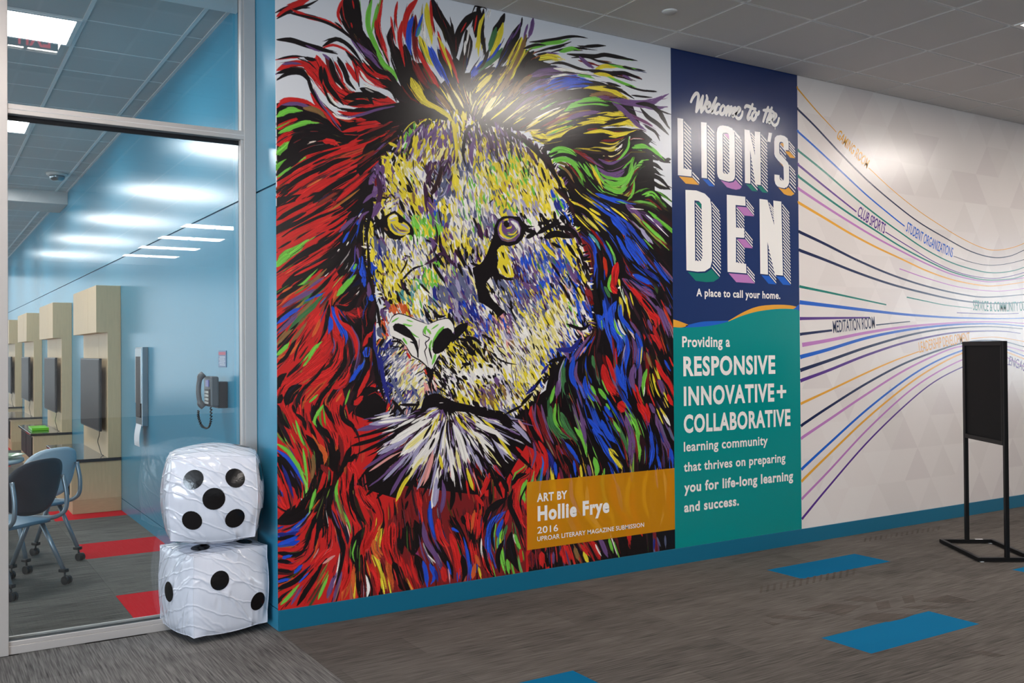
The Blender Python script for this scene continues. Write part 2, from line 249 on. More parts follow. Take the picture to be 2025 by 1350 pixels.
# ================= hand-traced painting data: colour letter + width, then points =================
LION_STROKES = r"""
@540 0 3.375
R30 25,110 120,50 200,10 270,-20;K14 25,125 110,75 230,35 300,0;R22 115,60 230,110 350,140 460,190;K16 100,85 300,130 420,180 520,250 560,300 620,380
K95 530,-30 520,60 540,170 600,260;R16 470,-10 440,60 435,110 460,170;K44 590,230 640,300 690,360 720,400;K60 470,0 490,110 540,200;R9 530,0 540,60;R8 520,150 530,190
P34 520,260 580,320 650,370 720,440 800,500;W16 600,400 660,460 720,500
K26 25,265 120,268 220,300 330,330 430,360;P12 215,300 280,330 330,345;K6 340,275 400,255 450,280 520,300;K20 330,310 420,260 500,300 560,370 600,430;R12 330,320 400,300 480,330 540,380
K9 30,395 130,375 220,380;K18 210,385 250,395 290,400;R30 25,470 110,430 210,430 290,520;P16 60,430 130,420 200,430;K20 25,490 120,465 200,475 250,540;K16 25,535 90,495 180,490 240,540 270,620
R60 190,410 280,490 330,560 400,640 480,690;R50 290,370 330,470 360,560 430,640;R36 400,640 540,690 640,690 760,715;R40 440,600 540,650 640,680;P14 330,360 380,400 380,440
K20 320,440 318,500 325,560;K26 340,450 360,560 420,640 470,700;K30 380,390 400,470 430,540 480,590;W12 405,470 425,550 460,595;K26 430,380 480,480 500,540 550,600;W14 490,500 520,560 560,600;R14 410,410 450,490 470,560;R26 485,420 540,500 570,560;K14 540,420 560,500 575,580;R14 525,400 560,480 570,560
K36 480,330 560,420 640,520 720,560 790,600 830,690;R36 560,440 620,520 700,560 780,590;W14 580,470 620,530 680,570;W14 600,560 650,590 700,605
R36 590,420 680,490 760,510 820,560;K24 620,400 700,470 780,500 820,560 850,650;K36 580,590 680,630 760,650;K30 470,660 560,635 640,640 680,650;K24 500,700 580,680 670,690;K18 600,600 640,650 670,700
W34 365,620 390,680 430,720;W26 390,760 480,780 560,775;R20 430,740 500,760 600,750 700,720;K12 330,560 380,680 440,720;K16 430,720 560,740 700,720 820,690
P16 500,785 600,760 700,730 850,700;K44 640,770 760,740 860,715 1000,730 1100,750 1160,790;K30 800,700 900,705 1020,720
R24 250,620 300,700 360,760 420,860;R18 330,700 400,780 460,850;K20 230,540 280,640 320,700 390,780;P12 270,590 320,690 380,770 460,880;W12 260,560 290,620 320,680
R24 25,720 60,680 110,665 220,680 320,730;P20 60,700 160,690 240,720 330,770
G30 25,780 100,735 200,740;w30 200,720 300,740 360,800;G28 35,890 120,850 220,820 310,820;K24 25,830 120,780 240,760 340,800 440,880 520,930;K44 120,880 220,850 330,860 430,920 540,945;R44 30,860 120,800 180,780;R56 30,970 110,910 170,890
G44 25,1030 80,990 130,940;K60 100,990 200,910 300,900 420,930;W7 150,1060 230,990 340,960;G26 90,1150 170,1100 225,1040;G12 25,1185 70,1150 120,1110;K30 30,1080 120,1000 240,950;R30 330,940 400,950 440,970;K26 25,1150 110,1070 240,1000 380,960
R20 60,1180 200,1080 400,1000 560,960;R34 25,1250 150,1160 300,1090 480,1010;R26 100,1290 260,1180 440,1100 560,1050;K22 25,1210 150,1120 300,1040 450,990;K22 40,1300 180,1190 360,1110 480,1060;K18 300,1160 420,1080 520,1050;R30 150,1340 320,1230 500,1150;R24 420,1340 560,1220 650,1150;K26 240,1350 400,1240 560,1150;R22 460,880 600,850 740,830;R22 500,960 640,900 760,860;K30 560,930 700,880 820,830;K60 600,1020 720,960 780,900;K60 560,1140 680,1040 760,960;P40 640,1230 700,1150 740,1080;P30 660,1300 720,1230 760,1180;R16 560,830 700,810 820,800
G26 660,-10 635,100 640,200 700,340 740,450;G12 700,20 670,150 655,240;R34 730,-10 700,100 700,200 740,320 780,460;G26 690,340 740,430 800,480 830,540;R14 830,10 815,110 830,200;R12 785,110 800,200 820,300;K34 795,170 780,260 800,320 830,420 860,520;R24 860,140 845,250 860,350 880,450
K80 800,300 850,440 920,600 990,700;K60 880,300 890,420 930,520 970,620;R30 965,-10 900,80 880,180 890,300;B32 935,110 905,200 905,300 925,370;r34 950,100 945,260 960,380 1000,480;B16 1000,90 975,170 945,260;T18 985,170 955,250;r40 930,400 980,500 1040,600
Y30 1025,20 1030,120 1050,220 1060,300;W26 990,60 1000,200 1020,300;Y36 975,240 1010,330 1050,420 1080,460;B38 1035,290 1090,420 1150,520 1180,590;R26 960,310 1010,420 1080,540 1120,620;W20 1020,250 1050,320
K56 1060,-10 1100,100 1160,200 1200,300 1210,420;R16 1050,0 1060,140 1080,240;R18 1100,210 1130,350 1170,450;Y20 1100,240 1150,360 1180,440 1200,520;R22 1150,320 1200,440 1240,560;K50 1100,330 1140,400 1180,480 1210,600
K40 1350,80 1270,170 1230,260 1220,380;K14 1190,150 1205,240;K50 1290,200 1300,300 1270,420 1260,520;W14 1285,270 1275,370;K44 1210,380 1230,460 1250,540;B16 1350,440 1320,510;R8 1290,150 1250,220;W12 1310,180 1290,300
Y56 920,520 970,620 1040,690 1120,740;Y30 950,590 1030,680;W14 1010,650 1100,720;K40 1000,600 1080,680 1160,740;w30 1080,600 1140,680 1200,760;K24 1060,560 1140,640;y18 1160,620 1200,700 1240,760;K22 1180,600 1220,700 1260,780;y14 1200,600 1240,660 1280,740
@940 0 3.375
K40 30,60 10,150 0,250;K26 55,60 40,200 60,330 70,390;Y22 60,90 30,180 20,300 20,380;Y14 30,230 0,330;K18 10,80 30,40 60,50;R9 10,100 -10,220;B26 60,400 20,460 -30,520;W16 80,120 100,60
K28 195,90 170,150 130,200 110,250;Y30 185,150 160,240 120,340 90,420;g30 140,180 110,280 85,360;B16 170,290 110,380 40,440;g26 180,320 130,390 60,440 10,490;K18 90,330 50,430 0,470;W8 160,390 110,430;K20 130,450 60,480 0,520
K44 300,160 270,230 230,300 190,380 140,470;P10 315,130 270,220 220,290;Y40 310,250 280,330 240,400 200,470;w26 340,230 310,330 270,420 220,500;P22 385,120 375,190 350,260;P12 350,160 320,260;K9 312,115 305,180
Y44 330,300 290,400 230,500 180,560;w24 260,440 190,560 120,660;Y34 200,480 120,580 60,700;Y30 110,500 40,570 0,620;y26 140,640 80,720 40,790;K40 160,500 90,560 30,620
K26 390,340 330,400 290,470 250,540;K24 430,380 360,440 310,500;K30 500,430 400,440 320,500 280,570;w24 380,500 300,560 250,640
K14 360,280 440,275 540,260 620,245 680,243 750,255;G20 380,325 470,290 560,280 640,258;K14 320,325 400,300 470,300;K10 400,350 500,320 580,300 640,278;K8 500,350 600,325 690,320 790,333;G22 560,345 640,325 700,335;Y34 400,390 500,380 600,400;K14 715,312 800,305 870,305;P8 470,350 560,360
K20 610,360 700,370 800,375 860,365 950,380 1080,405;K10 640,385 740,380 830,410 950,435;P22 690,375 740,420 800,460;Y20 800,460 870,440 950,450;G12 890,430 990,450 1085,460;K12 980,443 1050,460
K22 740,465 830,480 900,490 1000,490 1110,530;P16 980,500 1040,530;Y20 790,490 880,500 960,550;P36 360,510 460,480 560,480 680,500;W14 500,515 600,500 650,510;K14 500,425 580,420 700,460 780,470;W18 520,455 650,475 760,490
P40 300,620 420,560 520,530;B44 460,600 560,545 680,530 780,545;B36 520,600 620,570 720,560 900,585;G14 680,500 760,510 800,530;K12 760,540 850,560 900,585;G14 880,510 1000,560 1090,590;K9 1000,570 1100,600 1190,612;K12 870,550 970,577;K9 1040,635 1120,645 1180,650
Y30 700,600 800,590 900,600 980,640 1040,670;K14 850,580 960,600 1060,660;P32 900,660 1000,680 1080,690 1180,680 1290,625;P18 1080,690 1180,720 1290,712;K26 1070,690 1160,700 1230,750 1285,840;K30 560,640 700,610 840,610;w24 760,640 860,620 960,650
G30 640,700 780,665 880,680;G32 560,745 660,705 760,690 900,705;K9 680,690 850,685 950,730;K9 620,730 780,705 930,720;K8 600,750 760,725 900,735;P26 600,800 720,760 850,745;K14 640,800 760,780 880,755;P30 910,680 990,740 1080,830 1140,870;K22 1100,720 1150,780 1220,830 1290,900;K14 1130,840 1200,880 1230,940
Y44 660,815 780,800 900,810 1000,800;Y44 900,830 1000,810 1090,850;Y50 440,930 560,890 680,840;K22 560,930 640,880 760,840 880,830;K18 850,835 950,805 1030,790;K18 800,875 920,865 1010,865 1100,875;Y20 720,890 850,875 960,895 1080,865;Y50 370,880 440,920 500,940
K30 430,800 560,740 640,680;y16 420,820 520,760 600,720;K26 300,790 420,720 540,650;y12 340,850 440,780 520,740;K24 380,860 480,800 560,770
K60 450,990 560,960 680,940 800,950;K60 640,930 760,920 880,900
G36 480,1040 560,1000 640,1020 700,1080;G26 480,1100 560,1060 640,1080 690,1150 720,1220;K16 490,1060 580,1030 680,1060 740,1140;K50 600,1110 640,1180 700,1240;G14 720,1090 790,1200;w14 560,1100 620,1150 660,1220
G14 1025,910 1020,980 980,1040 930,1080;W8 1030,900 1025,950;G12 1050,1080 1035,1180 990,1260;Y8 830,950 920,960 990,920;y8 840,985 900,990 960,960;W14 930,1005 960,990 980,960;y8 850,1040 930,1040 1000,980;P20 800,1110 880,1160 960,1150 1010,1110;P14 850,1150 950,1175 1010,1130;G26 860,1200 930,1230 1000,1200 1045,1130;B20 800,1290 880,1320 980,1340;G20 890,1260 960,1280 1030,1230;G14 1060,1200 1050,1290 1010,1340;Y16 780,1130 820,1200 850,1260;P16 820,1060 900,1090 980,1060;G14 800,1100 830,1180 870,1230;k20 840,1000 900,1060 980,1020
K30 1110,1000 1180,1010 1240,1060 1300,1085;G24 1060,970 1150,980 1220,1030 1265,1075;K20 1120,1100 1190,1095 1250,1135;K20 1100,1060 1160,1045 1220,1070;K22 1100,1135 1170,1125 1240,1170;K20 1110,1195 1180,1175 1240,1200 1300,1265;K22 1100,1240 1170,1215 1230,1245 1300,1262;K22 1090,1300 1150,1275 1220,1300 1250,1350;G14 1110,1300 1180,1280 1240,1335;K16 1262,1085 1280,1065 1305,1062;G10 1130,1310 1180,1300 1210,1345;K16 1050,950 1110,940 1180,990
@540 400 3.375
K16 25,200 150,140 300,60 400,0;K24 25,120 120,60 200,20 260,-20;K18 60,230 200,150 330,90 450,40;K22 100,290 250,200 380,140 500,90;R30 25,330 150,270 280,190 420,110;R34 25,510 150,440 270,360 400,280 450,230;R16 140,490 280,420 370,370;K22 25,470 150,380 300,300 420,220 520,130;R26 25,270 140,200 290,130 430,60;R20 60,120 200,50 300,0;R20 300,200 420,140 520,60
G46 25,420 90,350 160,300 240,240;G30 25,430 60,380 120,340;K14 130,380 220,320 280,280;K44 60,560 180,480 300,420 400,330 470,260;K56 330,440 420,360 500,260 560,160;K30 300,500 400,420 480,330;G14 100,600 200,540 300,440;O12 40,690 130,600 230,540;O12 60,600 130,560;g26 200,680 290,600 380,510;w18 230,560 300,500 360,440
K26 25,650 120,590 200,550;P24 60,700 200,620 300,570;K20 240,640 330,560 400,480;P16 250,560 340,500;B22 25,810 110,745 200,690;B12 210,660 300,620 350,600;g26 90,880 180,770 270,690 340,600;P18 40,870 110,800 180,740;w18 160,760 230,690 290,620;W9 480,450 520,385;W9 345,495 375,455;P20 440,200 500,140 560,90;B14 465,270 510,190;W8 430,330 445,310;W7 490,290 505,260;B16 560,150 575,110;W7 570,100 590,70
B50 590,360 600,440 620,520;B30 520,460 560,410;G14 535,450 560,400;B24 600,500 612,570;P26 640,530 640,640;K34 590,280 600,200 590,140;Y9 628,180 622,320 635,440;K14 600,100 605,330 625,450 650,560;P14 560,300 570,380;K50 520,330 540,400 500,470
R36 410,620 430,540 480,490;G28 425,625 480,560 555,480;O12 400,650 430,580;K50 440,670 540,620 600,560;K50 500,620 620,560 640,520;W12 555,622 577,565;r50 480,720 560,740 620,680;K26 420,690 500,710 570,650;R14 420,690 440,780 500,840;K80 580,780 620,860 650,780;K56 600,640 640,720;B30 640,650 680,620;R10 500,740 560,765;R12 565,700 580,770;K60 560,900 620,1000 640,1100
B26 375,760 385,820 370,880;B34 390,690 440,800 480,900 470,990;R12 410,690 440,780 520,860;K36 500,780 560,880 575,1000 560,1080;R32 440,790 530,870 560,980 540,1060;P10 520,820 572,930 560,1050 530,1150;K20 375,680 365,760 340,880
R60 330,960 400,900 440,1000 400,1100;K26 475,960 480,1060 440,1130 370,1220;R36 400,860 450,940 440,1050 380,1130;P8 400,900 410,960 390,1020;R80 200,1150 320,1050 400,980;R80 60,1080 150,960 250,820 330,720;R50 120,1040 240,880 310,740;G20 235,1045 280,970 330,925;G22 25,1020 90,960 110,930;O18 30,1045 120,1000 200,900;K20 25,1085 100,1010 160,890;K18 30,970 100,880 170,800;w18 120,940 180,860 230,790;G12 200,1095 260,1020;O18 260,900 300,820 320,760;K10 140,1060 160,980 210,880;w20 25,950 90,880 140,840
K16 180,1265 290,1160 350,1080;R54 25,1260 140,1180 240,1100;R50 190,1200 330,1160 460,1080;K30 25,1250 45,1180 90,1140;K50 85,1350 130,1260 190,1220;R26 230,1350 300,1280;G14 240,1335 300,1280;K20 390,1230 330,1280 300,1350;R54 400,1240 500,1170 520,1080;K18 530,1100 520,1200 470,1260;B26 510,1200 560,1130 610,1060;K44 540,1270 590,1150 630,1060;B40 610,1030 650,960;R24 560,1300 620,1180 650,1100;R24 600,960 640,890 665,860;K26 640,900 665,980;G10 480,1350 515,1240;R34 640,1250 700,1220;K40 520,1350 600,1270 700,1240;R20 700,1260 760,1310;K34 730,1350 690,1290;R30 540,1350 600,1290;O14 420,1330 460,1270;K30 30,1340 60,1280;R40 60,1230 40,1300
@540 800 3.375
R60 60,0 100,80 150,200 220,300;K26 30,0 60,100 110,160;G14 150,100 180,200 215,290;K22 150,60 200,100 220,170;K16 130,0 150,60;R44 180,0 190,100 200,150;K26 270,0 280,100 330,170 380,230;G18 335,0 295,60 275,110 300,155;K36 300,150 360,200 390,280 380,370;R50 360,0 370,100 420,200 440,300;K20 340,0 400,120;K26 450,0 470,90 530,140 545,180;K40 215,200 270,260 320,320 330,420 290,560;R40 440,150 480,250 480,350;r24 440,200 460,320 450,420
G20 25,260 100,310 160,400 215,470;G14 200,290 215,400 232,540;B20 25,300 90,350 150,430 205,530;K60 30,350 80,400 140,500 190,580;b16 60,400 100,500 140,640;R50 25,600 60,680 120,720;R34 25,480 60,580;R14 180,620 150,690;W7 185,620 200,660;w22 265,330 270,430 260,500;O26 300,260 350,330 340,400;R24 350,430 330,520 290,600;K54 410,340 400,440;K34 370,240 400,330 390,420;r26 320,400 380,470;K40 430,300 440,420 430,500;g8 375,430 370,520;R24 540,180 560,280 540,380
K80 25,790 130,740 220,680 270,600 280,470;G18 285,560 262,640 240,720;W8 250,710 200,770;B14 120,830 200,770 240,715;R16 150,870 230,790 300,700;O9 260,700 320,620;K80 400,540 340,640 330,760 330,880;K50 300,700 280,850 270,960;R20 250,1000 270,860 290,780;R16 305,940 325,820;R16 370,930 380,820 370,740;K26 380,690 430,820 460,920;K20 450,860 470,960 450,1080 420,1200;G18 435,500 420,580 450,690 500,780 520,860;P10 390,700 430,800 460,860;W6 400,750 450,850;R50 470,450 480,600 520,720 560,800;w14 430,600 470,740 500,820;K22 540,460 520,560 530,660 570,740 605,785;K8 490,600 520,720 550,780;R60 560,540 620,640 680,700;R40 500,380 540,440 560,520;K30 520,280 480,380 440,450;K26 560,330 500,380
b24 25,860 100,870 180,840;B20 25,935 110,905 180,880;R18 30,960 140,960 220,900;K20 25,900 140,870;K22 25,985 150,1000 230,960;B20 60,1022 130,1002;R26 25,1060 130,1080 220,1020;K20 25,1040 120,1050;B20 140,1125 200,1060;B18 30,1180 120,1160;K18 25,1100 130,1115;K26 25,1230 140,1180 230,1100;R20 60,1300 180,1200 260,1120;G20 50,1335 120,1260 180,1190;P14 120,1335 200,1200;K26 160,1340 260,1180 330,1060;R34 210,1330 280,1220 350,1120;G16 300,1300 350,1180 370,1130;P26 360,1290 400,1180 430,1110;W9 445,990 430,1100 400,1220;R40 280,1080 340,1000 400,960;L14 330,1060 420,1000
O34 460,1310 500,1180 510,1060;R44 450,1250 500,1120 490,980;O24 550,1290 535,1160 540,1060;Y9 540,1300 550,1180;G12 555,900 530,990 545,1050;K44 610,820 565,900 545,1000 560,1100;K40 590,1000 575,1100 580,1200 575,1300;W20 612,1130 635,1220 625,1290;K9 655,1290 660,1230 620,1100;R44 620,960 650,900 700,800;Y34 735,820 700,900 695,960 730,995;O40 670,900 690,980 740,1040;Y36 660,1000 700,1090 730,1180 745,1280;R34 650,1060 690,1150 700,1290;O34 770,1040 780,1160 800,1260;R50 760,820 760,960 820,1100;K36 860,820 850,900 860,1000;R44 800,780 790,880 800,980;K90 920,760 930,880 940,1000;r34 900,640 920,760 930,840;R34 960,580 985,700
R50 830,1000 860,1120 880,1220;K50 800,1050 870,1200 920,1260;R16 920,1000 940,1120 990,1220;R12 890,1060 930,1160;K44 950,1000 990,1100 1000,1200;B24 1000,1040 1020,1130 1030,1220;B26 1045,1060 1080,1140 1050,1200;P28 1000,780 1020,900 1080,1000 1120,1100;W7 1030,1000 1090,1060;B20 1050,640 1050,780 1080,880;R44 1100,760 1120,880 1180,960;R44 1180,860 1220,960 1240,1100 1230,1180;K34 1080,900 1130,1000 1180,1080 1200,1160;R30 1130,1080 1150,1190;L8 1170,1080 1180,1190;B12 1160,1040 1190,1140;B14 1270,880 1300,1000 1310,1100;B16 1190,820 1240,850;K34 1180,740 1230,820 1300,960;R44 1290,720 1320,850;O18 1345,700 1320,860;R34 1320,900 1340,1000 1350,1100;O24 1330,1160 1350,1050;K24 1260,740 1280,800;b20 1080,1100 1100,1180;K30 1260,1000 1280,1120 1260,1180
@940 800 3.375
R30 30,620 80,500 100,440;R34 150,580 200,480;K20 180,620 100,440 60,360;K26 220,580 150,430;R24 0,600 60,680;R20 120,400 180,480;K24 240,540 280,480 340,460;K30 250,560 230,660 280,780 320,900;R54 290,540 270,650 300,760 330,820;G28 345,500 315,580 335,660;K10 350,520 300,640 320,740;K34 0,480 40,600 30,700
K36 210,620 100,700 50,800 30,920;B34 205,710 110,790 85,880 90,980 140,1090;B22 185,760 150,850 155,900;K16 130,780 110,880 130,980;G34 190,820 160,920 180,1040 200,1130;Y9 165,890 180,960;g16 210,800 190,880;G24 210,1030 225,1130;K26 190,900 150,1000 160,1120;K44 240,850 230,960 270,1060 290,1110;G20 260,860 280,920 305,970;W9 250,860 270,930;R20 300,960 310,1060;R44 60,960 80,1060 130,1140;W10 40,890 40,980 60,1040;K20 50,940 80,1060 110,1140;R54 0,720 20,800 10,900;O18 0,1000 30,1080;Y12 20,1080 40,1165;R20 220,700 200,800
r44 370,980 380,1100;R34 440,980 450,1090;K34 480,960 485,1080;P18 520,980 520,1070;R70 590,940 625,1070;w24 660,950 690,1040;Y22 720,980 755,1060;R44 770,910 835,1040;R20 700,930 760,1010;K12 750,920 815,1045;P26 830,890 885,1020;G20 890,890 920,990;W12 800,930 840,1010;b12 1195,890 1190,970;S12 1265,870 1270,960;S8 1210,880 1240,960
R22 370,10 370,120 420,220;P10 400,-10 400,100 440,200;K22 350,60 380,160 430,240;R26 420,240 470,330 470,420 450,490;r24 410,0 460,160 500,240;R24 400,330 420,400 400,490;g50 500,10 510,120 560,190 640,230;G20 535,-10 530,100 580,180;G26 660,150 720,240 745,350;g40 570,50 610,150 690,240;b34 440,280 500,360 520,470;B18 530,380 540,490;r40 540,270 590,380 620,480;B20 600,250 660,330 700,400;K26 580,330 640,420 650,490;B16 655,370 670,480;Y14 700,400 710,490;G30 790,350 812,430 800,490;P26 700,50 720,160 740,280;P20 750,400 770,490;W6 690,90 720,180
K40 740,0 770,150 820,280 860,420;B34 780,160 850,270 920,370 960,460;B30 840,100 880,190 940,260;B24 750,90 840,200;K20 820,330 900,430;Y34 890,290 940,360 985,440;K14 920,330 1000,400 1000,450;G18 920,110 970,190;G14 870,-10 900,40;B24 860,10 920,90;R50 950,-10 1010,40;P44 1000,70 1040,200 1040,330 1030,440;G36 1010,50 1070,150 1100,270 1090,390;k34 1100,200 1130,330 1110,420;R40 1080,-10 1140,70 1150,150;R20 1140,-10 1165,90;K24 1040,0 1120,130;B34 1170,170 1180,300 1160,430;P34 1200,60 1240,200 1290,300 1280,410;K26 1180,100 1230,260 1230,420;B18 1210,330 1240,430;Y14 1230,20 1280,90;W18 1250,50 1300,140;K18 1270,20 1320,100;S16 1290,150 1330,250;B24 1300,290 1320,400;P24 1160,-10 1200,60;g16 960,180 1000,260 1020,340
@940 400 3.375
G30 540,-10 570,60 630,120;G10 640,150 700,178;Y14 760,40 845,90;B16 780,0 860,60 950,120 1010,200;B44 900,90 980,170 1040,250;W8 830,0 900,60;Y12 900,30 970,80 1020,125;P34 1000,10 1070,70 1130,140;V24 1100,170 1150,240 1190,280;G20 1110,120 1180,190 1240,240 1280,285;P20 1180,110 1250,160;W6 1030,40 1130,48;W6 1200,140 1290,230;B60 1000,230 1060,320 1110,390 1150,450;B24 940,220 1000,330 1060,400;B26 1050,480 1110,510 1185,550;W9 1045,480 1090,500;B16 1190,395 1240,470 1305,550;b16 1120,440 1200,500;P10 600,0 700,60 760,130;K30 620,20 720,60 800,130
Y8 640,50 700,120 770,190;T18 755,210 800,250 835,320;W7 760,210 800,270;G10 870,255 900,300 925,345;r60 600,170 680,240 740,320 775,400;R24 640,230 710,310 745,375;B18 785,300 802,400 790,500;b14 700,220 770,280 800,360;k28 750,380 760,480 740,600;R16 742,560 740,660 765,730;B14 770,500 768,640 790,740;K26 810,340 830,440 820,560
G8 920,330 940,400;R44 948,400 930,480 920,560 945,605;R34 900,560 950,605;Y14 955,510 965,560;W9 950,572 968,566;G16 905,480 888,560 915,605;g24 860,560 900,640;K12 970,450 975,600;P46 980,510 1080,580 1160,600 1210,650;R28 1020,550 1110,650 1180,730 1220,790;R40 1150,730 1210,780 1200,850;R40 1160,880 1220,960 1210,1015;P36 1210,690 1260,790 1305,920;K60 1230,560 1290,700;K36 1050,640 1120,760 1150,880;K14 1110,640 1190,740;Y18 1000,620 1020,700 1030,775;Y9 1030,600 1055,690;K10 1015,640 1032,730;P20 1150,780 1180,860
B38 810,750 840,800 848,865;B16 850,650 862,740 825,800;K16 820,640 830,740;B44 940,660 905,740 920,810 960,880 985,950;B24 970,680 970,760 1010,820 1060,880;G14 925,780 945,860 990,895;W14 950,780 970,840 1005,890;B44 900,830 965,930 950,1030;B34 1005,880 1015,980 990,1100 990,1200 1015,1310;V8 1000,950 980,1050;P36 1040,900 1065,1000 1055,1090;B34 1070,870 1100,960 1090,1060 1070,1140;P16 1030,790 1080,860 1110,920;Y8 1112,960 1100,1090;P30 1060,1080 1040,1180 1075,1270;R34 1060,1210 1080,1290 1120,1360;P26 1100,1080 1100,1180 1090,1260;G24 1145,1110 1120,1200 1120,1290;W10 1128,1220 1122,1295;w18 1140,1000 1160,1060 1180,1110;R30 1200,1050 1240,1130 1300,1220 1325,1300;R24 1280,1280 1320,1360;P40 1220,1180 1260,1290;B14 1260,1050 1305,1130;K24 1180,920 1240,1040;Y16 1180,1140 1210,1250 1260,1330;K16 1200,1200 1260,1340;K24 1140,900 1150,980
K54 775,830 700,950 600,1010 520,1080 440,1200 380,1300;P20 765,890 700,970 660,1040 630,1140;B40 730,930 670,1010 640,1090;L12 740,960 690,1040;g34 590,1050 580,1150 600,1250 650,1330;B30 660,1030 640,1150 690,1260;K26 720,1000 690,1100 700,1200;P18 680,1060 670,1160 730,1250;B40 730,1160 750,1260 810,1330;G18 770,1220 805,1290;G22 820,1240 880,1320;K28 770,1000 760,1100 790,1200;k24 820,1000 840,1100;R50 850,1080 880,1200 960,1300;R24 870,1020 910,1120 940,1220;P24 930,1100 955,1200;B30 940,1080 960,1180 1015,1280;g24 780,1020 795,1110;K34 540,1100 500,1200 480,1320;G20 500,1340 530,1220;P30 560,1180 540,1310;V6 600,1030 560,1140 560,1260;K24 600,1200 620,1290;K30 420,1260 380,1350
"""
BAND_HAIR = r"""
@0 0 1
R22 1048,930 1042,975 1055,1020 1075,1060;O14 1062,940 1058,985 1075,1030;g12 1070,925 1064,965 1060,1000;Y12 1090,920 1095,970 1120,1020 1150,1060;R16 1105,935 1110,985 1140,1040 1165,1085;K8 1080,950 1085,1000 1110,1050;Y16 1150,930 1145,975 1165,1020 1200,1060;O18 1175,940 1170,990 1195,1035;y9 1160,960 1165,1010 1190,1050;G10 1195,925 1190,970 1205,1010 1220,1050;R16 1210,935 1215,985 1240,1030 1245,1085;K10 1185,960 1190,1010 1215,1060;w12 1230,930 1228,980 1245,1030;Y10 1245,940 1240,990 1260,1040;K12 1262,930 1265,990 1280,1060;Y9 1280,930 1272,980 1285,1030;w10 1300,925 1290,980 1300,1040;y8 1312,930 1318,985 1305,1040;R10 1325,930 1322,990 1330,1040;K9 1290,950 1296,1010;B8 1130,930 1130,980 1150,1020;P10 1120,1010 1140,1060 1150,1090;S8 1220,960 1230,1010;k12 1310,980 1325,1050;Y8 1205,1000 1215,1040;O12 1090,1000 1110,1060;R12 1255,960 1250,1000 1270,1060
"""
HAIR_EXTRA = r"""
@540 0 3.375
r20 600,900 700,850 820,800;R14 640,940 740,890 850,850;R18 560,880 660,830 760,800;r18 700,960 780,900 860,840;R12 720,820 820,780 900,760;k20 760,900 820,850 880,810;P14 660,1040 720,980 780,930;r20 560,1100 640,1040 720,990;R16 600,1160 680,1090 740,1040;p16 700,1100 740,1040 790,990;R10 820,740 900,725 980,740;w8 860,760 940,750 1040,770;r14 520,1230 600,1170 660,1120;p14 690,1200 720,1140 760,1080
@940 0 3.375
y12 60,760 140,700 220,620;Y14 100,800 200,720 300,640;y10 180,820 280,740 380,670;P18 260,740 360,660 460,620;Y12 250,830 380,750 520,690;w16 320,720 440,650 560,610;G12 420,740 520,690 640,650;y8 300,780 420,700 560,640;P16 420,660 520,610 640,590;Y12 340,860 460,790 600,730;W8 380,800 500,740 620,700;w14 460,860 560,810 700,760;Y14 440,880 560,830 680,790;G10 480,900 580,860 700,820;p14 140,740 200,680 280,610;r10 40,720 90,650 160,590;B12 330,640 400,590 480,560;P12 540,700 660,670 800,660;Y8 0,720 40,660 90,600;y9 -30,760 -10,700 20,640;w12 560,780 700,740 820,730
@540 0 3.375
y9 1180,640 1210,700 1230,760;Y10 1230,560 1260,640 1300,720;w12 1130,560 1180,640 1220,700;y8 1290,600 1310,680;P10 1080,640 1130,700;Y9 1090,560 1140,620 1180,690
"""
